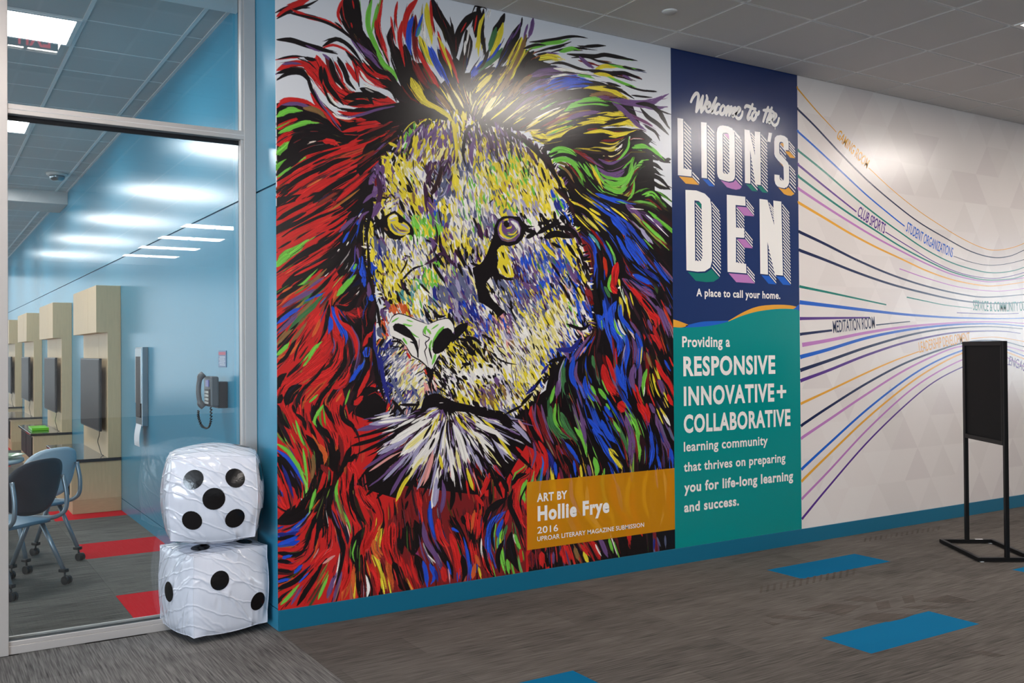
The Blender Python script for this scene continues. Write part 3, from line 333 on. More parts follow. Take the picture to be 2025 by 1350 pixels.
FACE_STROKES = r"""
@540 800 3.375
P34 560,170 700,140 850,95;V30 640,130 780,110 900,85;W18 700,120 900,95;K16 540,220 700,180 820,150;K24 520,275 680,230 800,175;K22 560,330 720,255 850,190 1000,140;V30 700,330 830,260 930,200;W44 780,260 900,180 1060,90;W60 850,340 980,220 1110,110;W60 930,420 1030,300 1110,180;y30 880,300 1000,200 1080,130;P20 600,430 760,330 880,270;K22 590,470 760,355 860,300;L16 640,445 780,350 860,310;K20 600,545 740,430 870,330;P20 640,545 780,430 900,320;V20 720,520 840,400 940,300;K18 620,605 740,500;K26 690,625 780,520 850,430;P26 780,605 850,480 900,400;Y26 820,645 870,530 940,440;K26 880,625 930,520 975,430;y22 900,500 960,400 1020,330;V24 960,565 1020,440 1050,340;L20 980,545 1030,420 1070,300;K20 1000,605 1050,480 1060,380;W34 1060,690 1080,560 1100,420;V40 1075,680 1090,560 1090,480;P30 1120,720 1140,600 1130,500;K34 1185,700 1200,580 1160,450;K20 1100,560 1130,460;W34 1200,490 1190,350 1150,220;Y20 1130,430 1110,330;K12 1090,360 1120,200 1160,80;K12 1180,300 1160,160 1170,80;K10 1220,330 1180,240;y24 1250,430 1220,300;W44 1290,390 1250,240 1200,120;Y24 1335,570 1290,420;K24 1255,640 1230,500 1200,400;Y20 1220,80 1290,170;Y12 1090,90 1050,200;P24 1130,30 1120,120;Y10 1110,60 1085,150;K14 1060,130 1000,230;K10 990,150 930,220;K14 1080,220 1040,300;L24 1070,330 1030,470 1000,540;K16 760,430 660,520;K16 900,640 880,700;R16 960,640 990,740
@940 800 3.375
K50 -30,20 100,60 180,70 240,110;K20 230,105 300,180 385,245;W34 0,125 120,180 200,240;K20 20,100 150,150 260,205;K16 60,180 200,240 330,335;Y16 40,95 130,160;Y18 150,215 220,310 255,370;V34 100,230 150,300 200,385;K24 200,250 300,350 385,432;R18 270,280 345,355;V30 220,100 300,170 370,255;P16 385,250 400,330 370,430;L20 285,100 340,175;K24 120,280 200,400 250,475;W20 30,230 90,330;K20 20,250 60,345;K18 0,420 50,505;V20 0,330 50,450;W24 -20,180 60,230;K14 -10,160 70,200 130,270;V16 60,100 160,130;K14 0,300 80,400;K14 90,200 130,280 180,360;W16 130,190 230,270
@700 360 6.75
p60 940,0 960,160 980,420;S40 1250,0 1220,120 1130,230 1050,320;k50 1150,0 1060,120 960,200;V14 1260,20 1200,160 1120,200;P40 980,250 1000,350 1060,480 1100,640;K22 1080,560 1110,680 1100,850 1050,980;K40 1140,700 1160,850 1240,960;p50 1080,720 1070,860 1000,980;p40 940,1100 1060,1040 1180,950 1340,1090;K26 620,1340 700,1240 800,1150 930,1110;P60 1000,740 1060,820 1040,900;K20 1130,350 1150,480 1170,560;B30 1080,360 1080,460;B26 975,430 1000,500;B20 1180,500 1200,600;P50 860,310 900,380 930,440;K40 700,30 730,110 790,130;w36 780,130 800,230 800,300;w34 700,200 760,260;K20 490,150 560,230;K22 720,370 780,460;K14 820,380 870,450;P30 560,260 650,380 730,500;V26 600,300 700,440 760,520;K50 200,230 330,230 470,200;P44 120,280 200,200 330,120 430,40;P34 60,560 110,440 220,380;w30 380,140 440,210;Y50 280,300 350,260 420,230
K24 190,520 175,700 185,900 210,1060 230,1200;Y22 215,600 200,760 190,900;Y10 130,560 125,760 140,900;S26 280,640 310,700;S20 250,720 280,780;b36 330,820 350,950 380,1080 390,1180;S30 400,800 420,900 380,1000;P30 350,720 430,850;K14 400,1080 430,1140;K14 490,1080 520,1160;K12 560,1090 620,1200;K20 620,1220 690,1100 720,990;K20 670,980 760,1000;P24 640,1040 720,990;K12 740,1010 780,1070;S24 570,780 610,860 660,900;S26 590,820 640,880;S26 890,890 930,940 970,990;S20 790,700 800,850 780,950;S14 500,760 530,830;P16 700,830 760,920;G26 800,470 830,560 850,640;G22 940,430 960,540;G24 850,560 870,680 870,760;Y34 900,560 950,640 980,720;Y24 1020,560 1050,660;K26 960,770 1030,800;K12 840,750 850,800;w30 360,1220 440,1230;K24 160,1150 240,1250 300,1340
@740 180 6.75
Y60 600,60 760,180 940,290 1050,430 1080,600 1100,800 1080,1000;Y50 640,120 800,230 960,330;W20 1090,300 1170,430 1170,500;Y34 1230,270 1200,420 1160,620;W24 1270,300 1290,400 1210,480;K44 1350,430 1240,520 1200,680 1185,850 1230,1010;K16 990,240 1060,400;K16 1120,290 1170,400;K10 610,380 612,450;K12 720,370 660,440;K12 790,370 740,450;K12 812,370 822,470;K12 885,385 900,480;K14 950,390 985,540 1000,640;K12 530,380 470,420;S20 1045,590 1060,700 1070,790;S24 985,500 1000,600;S40 1110,960 1150,1080 1160,1200;S30 1240,1050 1240,1230;V14 1130,1050 1220,1080 1250,1200;k56 900,1000 850,1200 760,1330;S46 970,1080 930,1250 860,1340;p44 1010,850 990,1000 1010,1080;p34 750,1080 740,1300;P50 1000,850 1030,950;G30 430,540 400,690;K24 410,1130 470,1220 500,1300;K36 430,1250 500,1330
P60 1330,640 1290,840 1310,1000;W14 1240,700 1240,880;P34 700,640 820,480 860,400;P34 780,660 830,560;P44 930,640 960,760;P30 450,640 560,520 650,450
@900 380 6.75
K10 1210,20 1220,110;S20 740,200 780,120;S34 640,280 690,210;K12 450,150 510,90;S24 560,230 600,180;S20 820,190 860,260;S16 900,180 920,260;S16 980,200 1000,260;S20 1030,260 1060,340;Y26 1070,310 1120,390;G36 950,360 1020,420;K20 1190,280 1220,320;K30 1100,440 1230,390 1350,360;K50 1180,480 1350,430;W26 1110,500 1140,600;K30 1040,500 1100,580;Y34 1310,560 1350,620;S60 200,620 230,740;S50 200,500 170,600;p44 300,500 350,620;p40 420,480 420,620;S24 500,380 480,560 430,700;Y30 140,600 170,720 210,800;Y34 370,700 420,760 400,850;K44 30,800 90,900 150,980;S40 190,840 200,940;p34 310,860 340,940;Y30 270,610 290,650;K24 80,680 110,760;k40 0,760 60,880
W26 780,740 830,850;W40 980,500 1010,640;W26 900,620 940,740;W20 850,700 900,800;V20 700,820 740,900;b40 820,980 880,1100;B30 980,860 1010,1000;B30 1150,700 1230,820;B34 880,900 900,980;P60 900,1200 1000,1300;B26 1130,1180 1190,1290;V14 1240,980 1210,1060 1230,1150;Y20 1140,1100 1170,1150;Y30 1210,1200 1270,1330;K10 800,900 840,960;g24 1240,790 1280,850;w30 1250,640 1330,760;Y24 1260,620 1340,720
@840 500 6.75
S80 360,420 420,560 440,640;S70 480,280 520,420 540,520;P44 280,300 290,440;P50 320,560 360,700 400,800;b50 130,440 130,560 180,640;S50 200,460 240,620 280,700;V34 420,340 440,460;b34 570,300 590,430;b40 460,640 480,760;b34 570,660 590,820;b50 640,660 690,820 740,900;B20 650,700 690,840;P34 450,760 500,840;K14 360,840 390,930;K14 420,850 440,930;K16 480,820 540,890;W16 700,700 740,800;W20 600,620 610,700;W24 770,720 830,860;Y30 60,250 70,400;G24 90,230 90,360;Y30 120,160 190,320;W30 200,260 220,360;y26 300,150 350,330;K20 160,150 180,200;K16 130,140 150,200;y34 560,240 630,340 680,460 690,560;W24 500,200 600,240
K16 40,560 120,640 210,740;K34 100,780 200,850 280,830;K24 0,800 80,870;K20 30,700 120,780;S24 50,590 130,660;Y20 120,700 180,800;B24 820,920 840,1080;B24 1040,860 1080,1020;B24 670,1060 690,1120;P34 900,860 960,960;K14 900,900 940,980;K14 960,830 990,930;P34 1120,880 1180,1030;K20 1170,810 1220,920;B24 1190,490 1250,600 1290,700;W16 1040,340 1110,430;Y16 1100,450 1170,580;S40 1080,560 1130,680;W14 950,440 1040,600;W16 870,560 950,660;Y14 830,420 880,520;S34 900,340 960,480;S44 1000,380 1080,470;Y40 960,1000 1020,1180;Y30 1230,730 1340,870;B24 560,920? 
@840 640 6.75
K18 330,450 410,560;K26 290,370 350,450;K26 330,590 430,680;K34 460,300 560,360 640,430;K40 540,170 660,200 760,260;K44 600,260 700,340 760,400;K34 560,200 640,300;K24 680,350 760,420;K20 380,300 420,350;K14 640,540 640,620;K14 570,600 600,670;K24 370,850 410,950 430,1010;K24 660,850 720,1000;K16 420,780 490,900;K12 480,760 520,850;K14 560,790 600,830;K16 760,690 810,780;K24 770,820 820,840;P24 570,880 620,960;w30 760,950 790,1040;P40 880,830 930,980;w44 1000,800 1060,900 1080,1020;K24 980,860 1040,980;K14 920,920 980,1040;Y44 440,880 480,1000;Y34 700,760 740,820;K16 1110,800 1180,990;K20 1210,920 1260,990;Y40 1230,760 1270,860;w26 1230,880 1280,950;Y24 1120,660 1160,720;K8 1200,600 1220,820;K8 1150,620 1190,800;P34 1100,380 1160,470;K16 1000,370 1090,440;P16 970,290 1040,320
K14 60,700 120,840;K24 90,580 180,700 240,800;K20 140,500 230,600;K24 200,440 290,560;K30 180,760 300,880;K14 250,900 350,980;K14 450,620 470,660;Y24 340,290 400,360;Y40 430,400 500,500;Y30 560,30 640,60;Y20 660,760 720,800;W20 1120,230 1220,330;V20 1230,400 1300,520;P16 1250,280 1330,380;K10 1210,290 1270,380;K10 1270,420 1340,500;K9 1110,250 1170,360
K20 -20,640 30,700 60,860;S26 0,740 60,760;L40 -10,780 40,900;O24 0,600 20,680
@740 580 6.75
R16 330,30 350,100;O24 300,140 330,200;O20 200,180 230,250;B14 370,90 390,140;K50 200,80 240,140;K24 60,60 90,150;Y34 430,110 470,210;Y30 520,120 520,280;W26 560,60 580,200;O16 160,300 170,400;R14 120,320 150,430;R10 140,480 170,600;R30 430,780 490,880;L30 410,700 450,800;R16 660,1000 710,1080;L24 460,1040 490,1070;L34 690,1200 720,1300;K12 220,700 370,720;K10 240,740 330,700;K12 380,760 450,750;K10 470,900 540,880;K10 560,970 640,920;K10 600,1060 690,990;K12 540,1090 620,1030;S14 200,820 280,740;S14 160,950 240,880;S14 280,900 360,840;Y16 190,1010 240,960;Y16 430,1150 440,1230;K12 590,1180 660,1120;K40 60,1000 90,1120 80,1300;b40 30,800 60,940 40,1080;K44 130,600 60,720;b30 160,1180 280,1260;K14 180,1100 260,1020
"""
# filled shapes: colour x,y ... in photograph pixels unless @
LION_FILLS = r"""
@540 0 3.375
K 25,690 120,655 260,690 420,770 560,720 760,700 1000,720 1170,790 1100,900 800,980 720,1150 780,1350 25,1350
R 25,1100 200,1040 420,980 600,930 760,880 700,1000 560,1130 650,1350 25,1350
R 200,420 290,380 400,470 520,600 640,660 760,640 830,690 700,730 480,700 380,640 300,560
K 470,-40 560,-40 600,200 720,400 820,540 990,720 860,700 700,520 560,300 480,180
K 1180,500 1350,480 1350,800 1200,760 1080,600
K 880,420 1000,420 1120,560 1200,720 1000,700
@940 0 3.375
K 0,470 200,440 340,330 480,430 560,600 700,600 900,560 1040,680 1110,860 1000,800 700,900 480,990 380,880 0,850
K 440,980 620,900 780,850 1110,870 1180,930 1110,1010 1120,1200 1080,1350 820,1350 760,1200 660,1080 560,1010
@0 0 1
K 547,390 700,370 745,330 735,430 725,480 745,600 740,700 745,770 800,822 850,800 900,800 1000,830 1080,770 1100,720 1170,660 1165,500 1120,420 1100,340 1240,270 1290,300 1295,380 1340,420 1345,1105 1000,1165 540,1240 540,1000
R 547,410 640,380 690,420 660,520 700,620 660,700 700,820 780,850 700,960 800,990 900,1000 1000,950 1040,880 1080,900 1040,1160 540,1240
r 800,960 960,980 1040,1000 1040,1155 700,1212
k 700,480 740,480 745,760 690,820 660,700 690,600
"""
FACE_POLY = "745,330 775,300 800,262 850,240 885,236 900,225 935,236 960,245 1030,268 1075,300 1098,335 1125,380 1118,415 1140,450 1163,520 1170,600 1168,650 1130,690 1085,720 1072,760 1040,800 1000,826 950,815 880,790 850,790 838,800 800,822 775,812 750,765 745,700 752,640 764,604 748,570 732,530 726,495 722,460 735,430 742,380"
# short fur patches: palette cx,cy rx,ry angle(deg, 90 = down) count length width
PATCHES = r"""
PPKpYV 830,275 62,42 115 150 20 4
YYYYWK 800,345 42,40 60 110 18 4
YWWSVG 830,360 30,30 65 60 20 3
YYWYVK 895,285 16,55 95 60 24 5
PPKVYW 925,275 30,38 80 80 24 4
ppPSKk 868,350 26,40 110 70 22 5
PKPVYK 990,285 42,32 75 120 22 4
YSYVKY 940,320 40,30 85 90 18 3
YYGVYK 1010,330 60,30 80 130 18 4
YYYYWK 1060,360 40,30 70 90 20 4
YYYyWG 1010,385 70,40 80 150 26 5
WWyVGS 935,400 40,60 80 150 24 4
WWVSGy 955,445 30,50 78 110 20 4
YWYyPK 755,395 34,20 150 60 12 4
YYWyKP 800,400 26,40 60 70 18 4
GGYYGW 832,455 22,38 85 70 18 5
VWWSYy 795,500 45,30 70 100 14 3
YYWYyK 765,545 40,42 75 130 16 4
YWyYKW 800,545 30,26 60 50 14 4
WWWWyV 850,500 26,30 65 50 16 3
YYYyKV 895,500 34,50 80 110 20 4
VSPYWV 940,470 28,36 80 70 18 4
YYyGWV 860,540 40,24 80 60 16 5
GYyWYT 835,590 34,40 75 90 20 5
SSVPbP 905,585 46,46 68 130 26 7
PbpVPb 930,640 46,34 65 120 20 5
YKWSyW 850,625 40,20 60 70 18 4
WWVVYW 1030,485 50,18 60 90 18 3
bBPSVp 1040,520 60,50 65 190 20 4
YPKWBS 1110,495 40,50 60 120 18 4
SBbgYP 1085,550 55,50 65 160 20 4
PbBSpV 1050,580 60,40 65 140 20 4
WVPYSK 1000,620 45,50 62 120 18 3
BbPSKV 1140,590 28,50 68 100 18 4
yYWWyK 1090,630 56,40 62 170 20 3
WYyWVK 1040,680 60,50 60 190 18 3
WbKVSP 1125,670 40,30 60 120 16 3
WVKYWS 1060,730 40,50 60 140 16 3
PPVbWV 970,650 34,30 68 70 18 4
YYwyWK 960,700 44,26 55 60 18 4
KYKKYK 930,680 34,26 48 90 14 4
YKWYYK 890,700 24,34 55 60 14 3
WWWWyV 950,735 80,26 60 70 14 3
KWKKYW 880,735 22,30 45 80 12 3
YKwWPY 930,775 70,26 62 140 14 4
wPKYWK 985,775 36,24 62 80 14 4
WYVSKW 1020,790 40,30 60 120 18 3
SOVRbK 765,655 24,46 80 110 10 3
WySVWS 800,740 44,60 130 190 16 3
WyVLWy 815,710 40,36 135 90 14 3
bKSbSK 762,745 20,60 120 120 14 3
WyVWSL 810,790 40,30 110 90 16 3
"""
FACE_FILLS = r"""
@0 0 1
*K7 790,395 800,420;K5 812,405 820,425;K6 905,520 915,545;K5 925,525 935,548;K6 860,500 880,530;K8 1035,452 1062,462;K9 1062,462 1085,448 1110,440;K12 1075,470 1100,462 1130,470;K9 1100,448 1130,455 1150,480;K6 1090,480 1110,490;K8 1040,470 1060,460;K7 1120,480 1140,510;k8 1060,300 1085,320 1100,345;K10 1030,272 1062,300 1078,322;K7 1000,258 1030,275;K8 1078,320 1100,350 1115,380;k7 1095,370 1125,400 1140,440;K5 1070,330 1080,360;p8 1040,290 1060,320;K5 1020,290 1030,320;p9 965,262 975,300;p8 990,265 1000,310;K5 978,262 985,320;K5 1010,280 1012,310
*p10 745,345 752,380 742,420;P12 752,400 735,430;K7 738,400 728,440 722,480;K5 728,480 730,540 742,600;K6 745,600 752,650;b6 740,640 742,700 752,760;K9 738,690 745,740 760,790;b8 752,700 758,750 772,800;K6 775,790 800,820;S6 770,740 790,780 810,815;K5 790,800 830,800;S5 812,760 830,790;K5 762,660 755,640
*K6 1120,640 1150,650 1168,640;b9 1100,690 1130,690 1150,665;K7 1085,715 1120,705;b6 1070,740 1085,720;K6 1050,775 1072,745;K7 1030,800 1055,775;K5 1000,818 1035,800;b6 1060,760 1040,780;B5 1140,600 1150,640;K5 1110,560 1130,600;K5 1140,480 1160,540;P8 1120,520 1140,560;Y6 1105,470 1120,500 1135,530;Y8 1070,480 1100,510;K5 1090,520 1110,550;K4 1120,540 1150,590;Y7 1150,540 1158,560
*K5 935,430 950,460;p8 945,440 955,475;K5 930,520 960,530;K6 905,490 920,530;p6 870,480 885,510 905,530;K6 855,520 880,560;K4 830,560 850,580;K5 800,570 812,585;K5 785,580 792,600
@700 360 6.75
K 235,600 320,515 470,420 545,378 620,440 685,515 745,570 795,640 785,730 760,700 700,700 640,745 560,768 470,745 420,680 370,620 330,575
Y 445,480 480,440 540,415 585,455 595,520 660,530 710,560 748,610 742,670 690,705 620,718 545,700 480,640 450,570
*W36 470,490 520,455 575,440;S26 500,550 530,620 610,680;V26 620,560 690,590 730,640;V20 560,650 640,690 700,680;K30 600,450 640,500 650,530;K26 590,520 650,540;W26 470,490 520,450 580,460;V16 480,520 560,500;S22 490,550 520,620 590,680;w12 530,560 590,630 700,640;P14 560,580 620,650 730,650;Y12 540,560 600,610 690,610;V12 640,560 700,590 730,620;K12 620,440 690,515 760,580 795,660 790,740;K14 235,600 330,520 470,425 545,380;K12 790,720 800,840;w24 450,650 400,600;
@740 180 6.75
K -200,345 0,280 200,235 420,205 640,195 800,240 990,365 965,400 800,352 560,385 400,430 220,400 120,450 20,390 -60,400
*Y14 540,400 460,460 380,560;Y16 700,375 620,420 560,500;Y14 770,400 760,500;Y16 840,370 810,420;Y12 880,430 850,470;Y16 560,640 520,740;Y16 680,640 660,730;Y44 560,700 540,860;Y30 330,870 440,960;Y40 190,690 310,740;Y30 90,870 190,900;Y50 280,1050 380,1200 430,1320;Y40 220,1230 300,1330;K24 410,1130 480,1240 520,1330
@900 380 6.75
K 520,470 560,375 640,320 740,315 860,328 900,390 960,440 1060,455 965,480 930,540 905,610 835,685 720,722 640,705 575,740 545,800 550,900 555,1050 620,1110 690,1140 790,1160 740,1180 620,1160 480,1120 300,1350 270,1200 230,1010 330,960 400,880 460,720 515,560
P 560,480 590,400 650,350 760,345 840,390 878,480 865,570 800,650 700,665 620,640 575,570
*Y40 620,400 600,500 650,590 740,610 820,560;V22 760,370 830,420 850,500;W34 740,380 800,430 830,500;W26 800,400 850,480 850,560;Y24 640,380 700,360 640,430;g14 650,560 740,600 830,540;Y20 700,560 780,560 830,500;G10 690,540 770,530 820,470;P24 680,490 740,530 800,490;Y22 680,480 740,470 750,440;w14 620,620 700,650 800,620;V14 620,590 700,630 790,600;Y12 700,620 780,600 850,540;W10 590,560 650,620
K 640,415 665,380 695,375 720,410 722,450 690,475 660,455
V 695,385 715,375 720,400 708,405
Y 560,770 620,705 655,760 690,870 720,950 765,1010 785,1120 755,1142 690,1130 640,1105 595,1085 560,1000 575,900
*K18 615,790 660,890;K30 640,970 700,1090;K8 690,1000 720,1060;W16 575,790 600,870;W16 580,1010 620,1090;W20 700,960 740,1110;K14 640,800 650,860;W8 740,960 760,1030
@840 500 6.75
K 950,0 820,30 760,130 700,175 640,200 640,270 690,370 712,480 705,560 720,655 800,690 900,760 980,860 1060,790 1040,760 960,680 870,570 810,430 850,330 960,300 1100,350 1180,330 1100,330 1000,290 965,200 968,60
*Y10 830,420 880,520;W14 870,560 950,670;W12 880,540 940,620;S20 900,340 950,440;K20 1040,760 1100,830;K14 960,800 1010,900;K14 900,760 930,860;W10 960,450 1030,560;W10 1040,345 1110,420;K10 720,560 740,640
@740 580 6.75
W 195,400 240,315 320,268 450,300 560,350 718,410 860,352 990,333 1050,400 1070,500 1000,600 870,820 850,890 760,1010 700,960 600,885 520,870 440,725 350,615 250,572 185,540 178,430
*G22 380,405 470,430 510,425;G18 430,470 540,560 600,590;G26 380,590 440,680;G34 700,430 670,500 690,550;G30 700,470 760,540;G50 930,440 850,540 800,640 770,720;G26 770,620 740,700 760,760;G16 860,410 760,480;G34 820,800 800,880 770,950;G18 230,385 330,320;G14 430,350 520,380;V20 190,430 200,540 230,570;w6 750,500 740,560;V10 690,620 680,700
K 248,440 275,405 320,398 400,420 480,495 520,560 570,640 592,740 592,860 575,850 575,760 545,680 480,650 470,640 520,640 480,600 400,565 320,520 262,490
K 775,750 790,650 860,540 925,470 985,458 1030,490 1060,560 1040,610 1000,680 920,770 860,800 820,808 790,790
K 1062,470 1110,430 1160,400 1250,388 1245,450 1190,520 1110,600 1050,650 1030,620 1070,540
*K11 200,395 240,312 320,268 450,302 560,352 718,413;K10 718,413 860,352 990,333 1045,395 1070,460 1070,530;K11 655,470 655,550 735,590 715,630 680,660 700,720 672,770 700,880 720,965;K20 728,720 770,880;K12 520,640 570,760 590,870;K14 420,690 500,830 600,885 700,975 745,1060;K24 225,640 320,640 385,685;K30 720,990 745,1110 745,1230 775,1350;K14 250,600 350,620 420,700;k6 600,600 596,740;K18 870,820 780,1000
*K26 1000,770 1090,860;K20 900,840 960,960 1000,1010;K30 1020,970 1110,1090;K20 1110,740 1170,860;K24 1190,800 1250,900;K40 1120,600 1200,620 1330,600;K40 1150,640 1250,720 1350,790;K20 1050,700 1100,800;K16 800,1060 880,1130 980,1180;K16 790,1150 860,1240;K20 830,1250 950,1320;K12 930,1180 990,1240;K14 800,980 870,1060 900,1150;K14 1000,1100 1050,1120
K 1200,940 1225,918 1260,925 1275,950 1240,965 1205,958
K 1165,1110 1190,1095 1225,1115 1245,1145 1220,1158 1185,1140
@840 640 6.75
K -70,1190 -20,1010 20,960 130,925 200,935 270,990 420,1045 640,1095 820,1150 1000,1185 1080,1225 1180,1350 1090,1340 950,1270 760,1240 560,1180 420,1165 300,1130 200,1105 60,1120 -20,1190
*W8 190,1055 250,1052;W14 240,940 330,1000;K30 950,1190 1080,1230 1200,1350;K20 -60,1190 -140,1260;Y14 -10,1250 60,1180 180,1130;P20 190,1140 260,1200 280,1300;Y14 240,1190 220,1300;K16 330,1170 400,1350;K16 440,1180 500,1340;K14 270,1160 330,1340;W10 300,1170 320,1300;K24 560,1180 640,1260;W16 590,1180 700,1260 800,1340;K20 660,1200 800,1320;Y18 500,1190 560,1330;Y18 620,1220 680,1330
K 520,525 560,508 600,530 595,552 555,555
K 710,535 735,522 755,540 770,585 750,592 722,560
K 840,545 880,538 905,560 912,588 880,582 855,568
K 982,540 1010,530 1030,560 1034,586 1005,570
K 490,695 520,688 555,705 575,745 555,752 510,725
K 682,690 705,686 730,710 742,732 712,732
K 832,690 860,684 885,710 885,732 850,722
S 960,670 990,665 1010,690 985,692
*K18 845,355 900,390 970,460 1080,515 1230,545;K8 1155,520 1158,625;K30 760,140 850,190 940,255;K14 1040,480 1100,560;K10 600,560 640,630;K16 770,700 800,790;K14 450,650 480,630;K20 480,600 520,560
"""

THIN_BEARD = 260
# coarse colour map of the face, 25 px cells from (720,230): main + second colour
FACE_GRID = """
Kr rK KK YK YK KY yK YY YK KK KK KK Kw KY yK yK GY YG
rK rK KK PG PK PV PP YS PK Kp pK Kp pK KK YG YG KG KK
KK KY PY KG YP YP Py YS KP Yw PY KP pG pK Kk KG GK KG
KK YP KY YY YW yV pP yP SK YS YS YG YG Yp Kp GK KG KG
PK PK YP yW WV pS pS yS SW yY YG YK GY yP Yp Yw Kk KG
rP PK YY YK WY Kp SS Yy WG YW YY YP yG YG Yy YK KY KG
PK YK VY YY YP PK SV YW WV WG YS YG YY YY Yy BG KY YK
PV yY WV YV YP PB YW WV WS WG VS YG VG VY YW bG KY KK
KW KW YK VG GG GP SY Wy WV SV PS VY KV WG KW KW KB kK
YS KW YK YK GY GY PY yY SW PS SK VY KW WP KY YK kP rK
YY SP WS WS WV SW YK YK YS YK YK KY WV VW BP YV YK rK
Yy bS YW WY WW PK KP PK KV PK KK YW BP BS SB BP YK kK
BK YK YY WY WP GY VY SV VV YK KK YW pB PV VG PB BP KY
PW YK YY Kp Gy GS SV SS SP yK KS SP pP Wp BY KB BL kK
KB kY YK Ty WY SW VS SS SP WV KW SS SP Pp PY Yw YB rK
KP PS OW OY WY KS YP bP bB WB WK KS WS SY YS yW WG Bb
KP OS WW Wg WW WK WK KY YK BP LW PS SW yS Yy Wy WG Kb
OK SO KW WK WW GW KW KK YK BP YW LW WV yW yW yY WB KL
BK bK SW KW WK WG KY YK KK KY WY Ww WP yK yY BK PB LB
RK bK WS WL WY KW WK YW YK YK KW WP yW yK YB Kk BG BL
rK KK WS yL Wy KO WK WK WW WW WK WY yY YW BL KK gB BK
RK Kb bS yW yW LK WK WK WY YK PY VK YY yW SB Kk GK bB
RK RP KS bP yS SK KY YK YK Pw Yw WV Yw yS kK Gk GY BK
RP PV KS SK KY KK KK KW KY KY WS SW SV Kk RK GK GK BK
"""
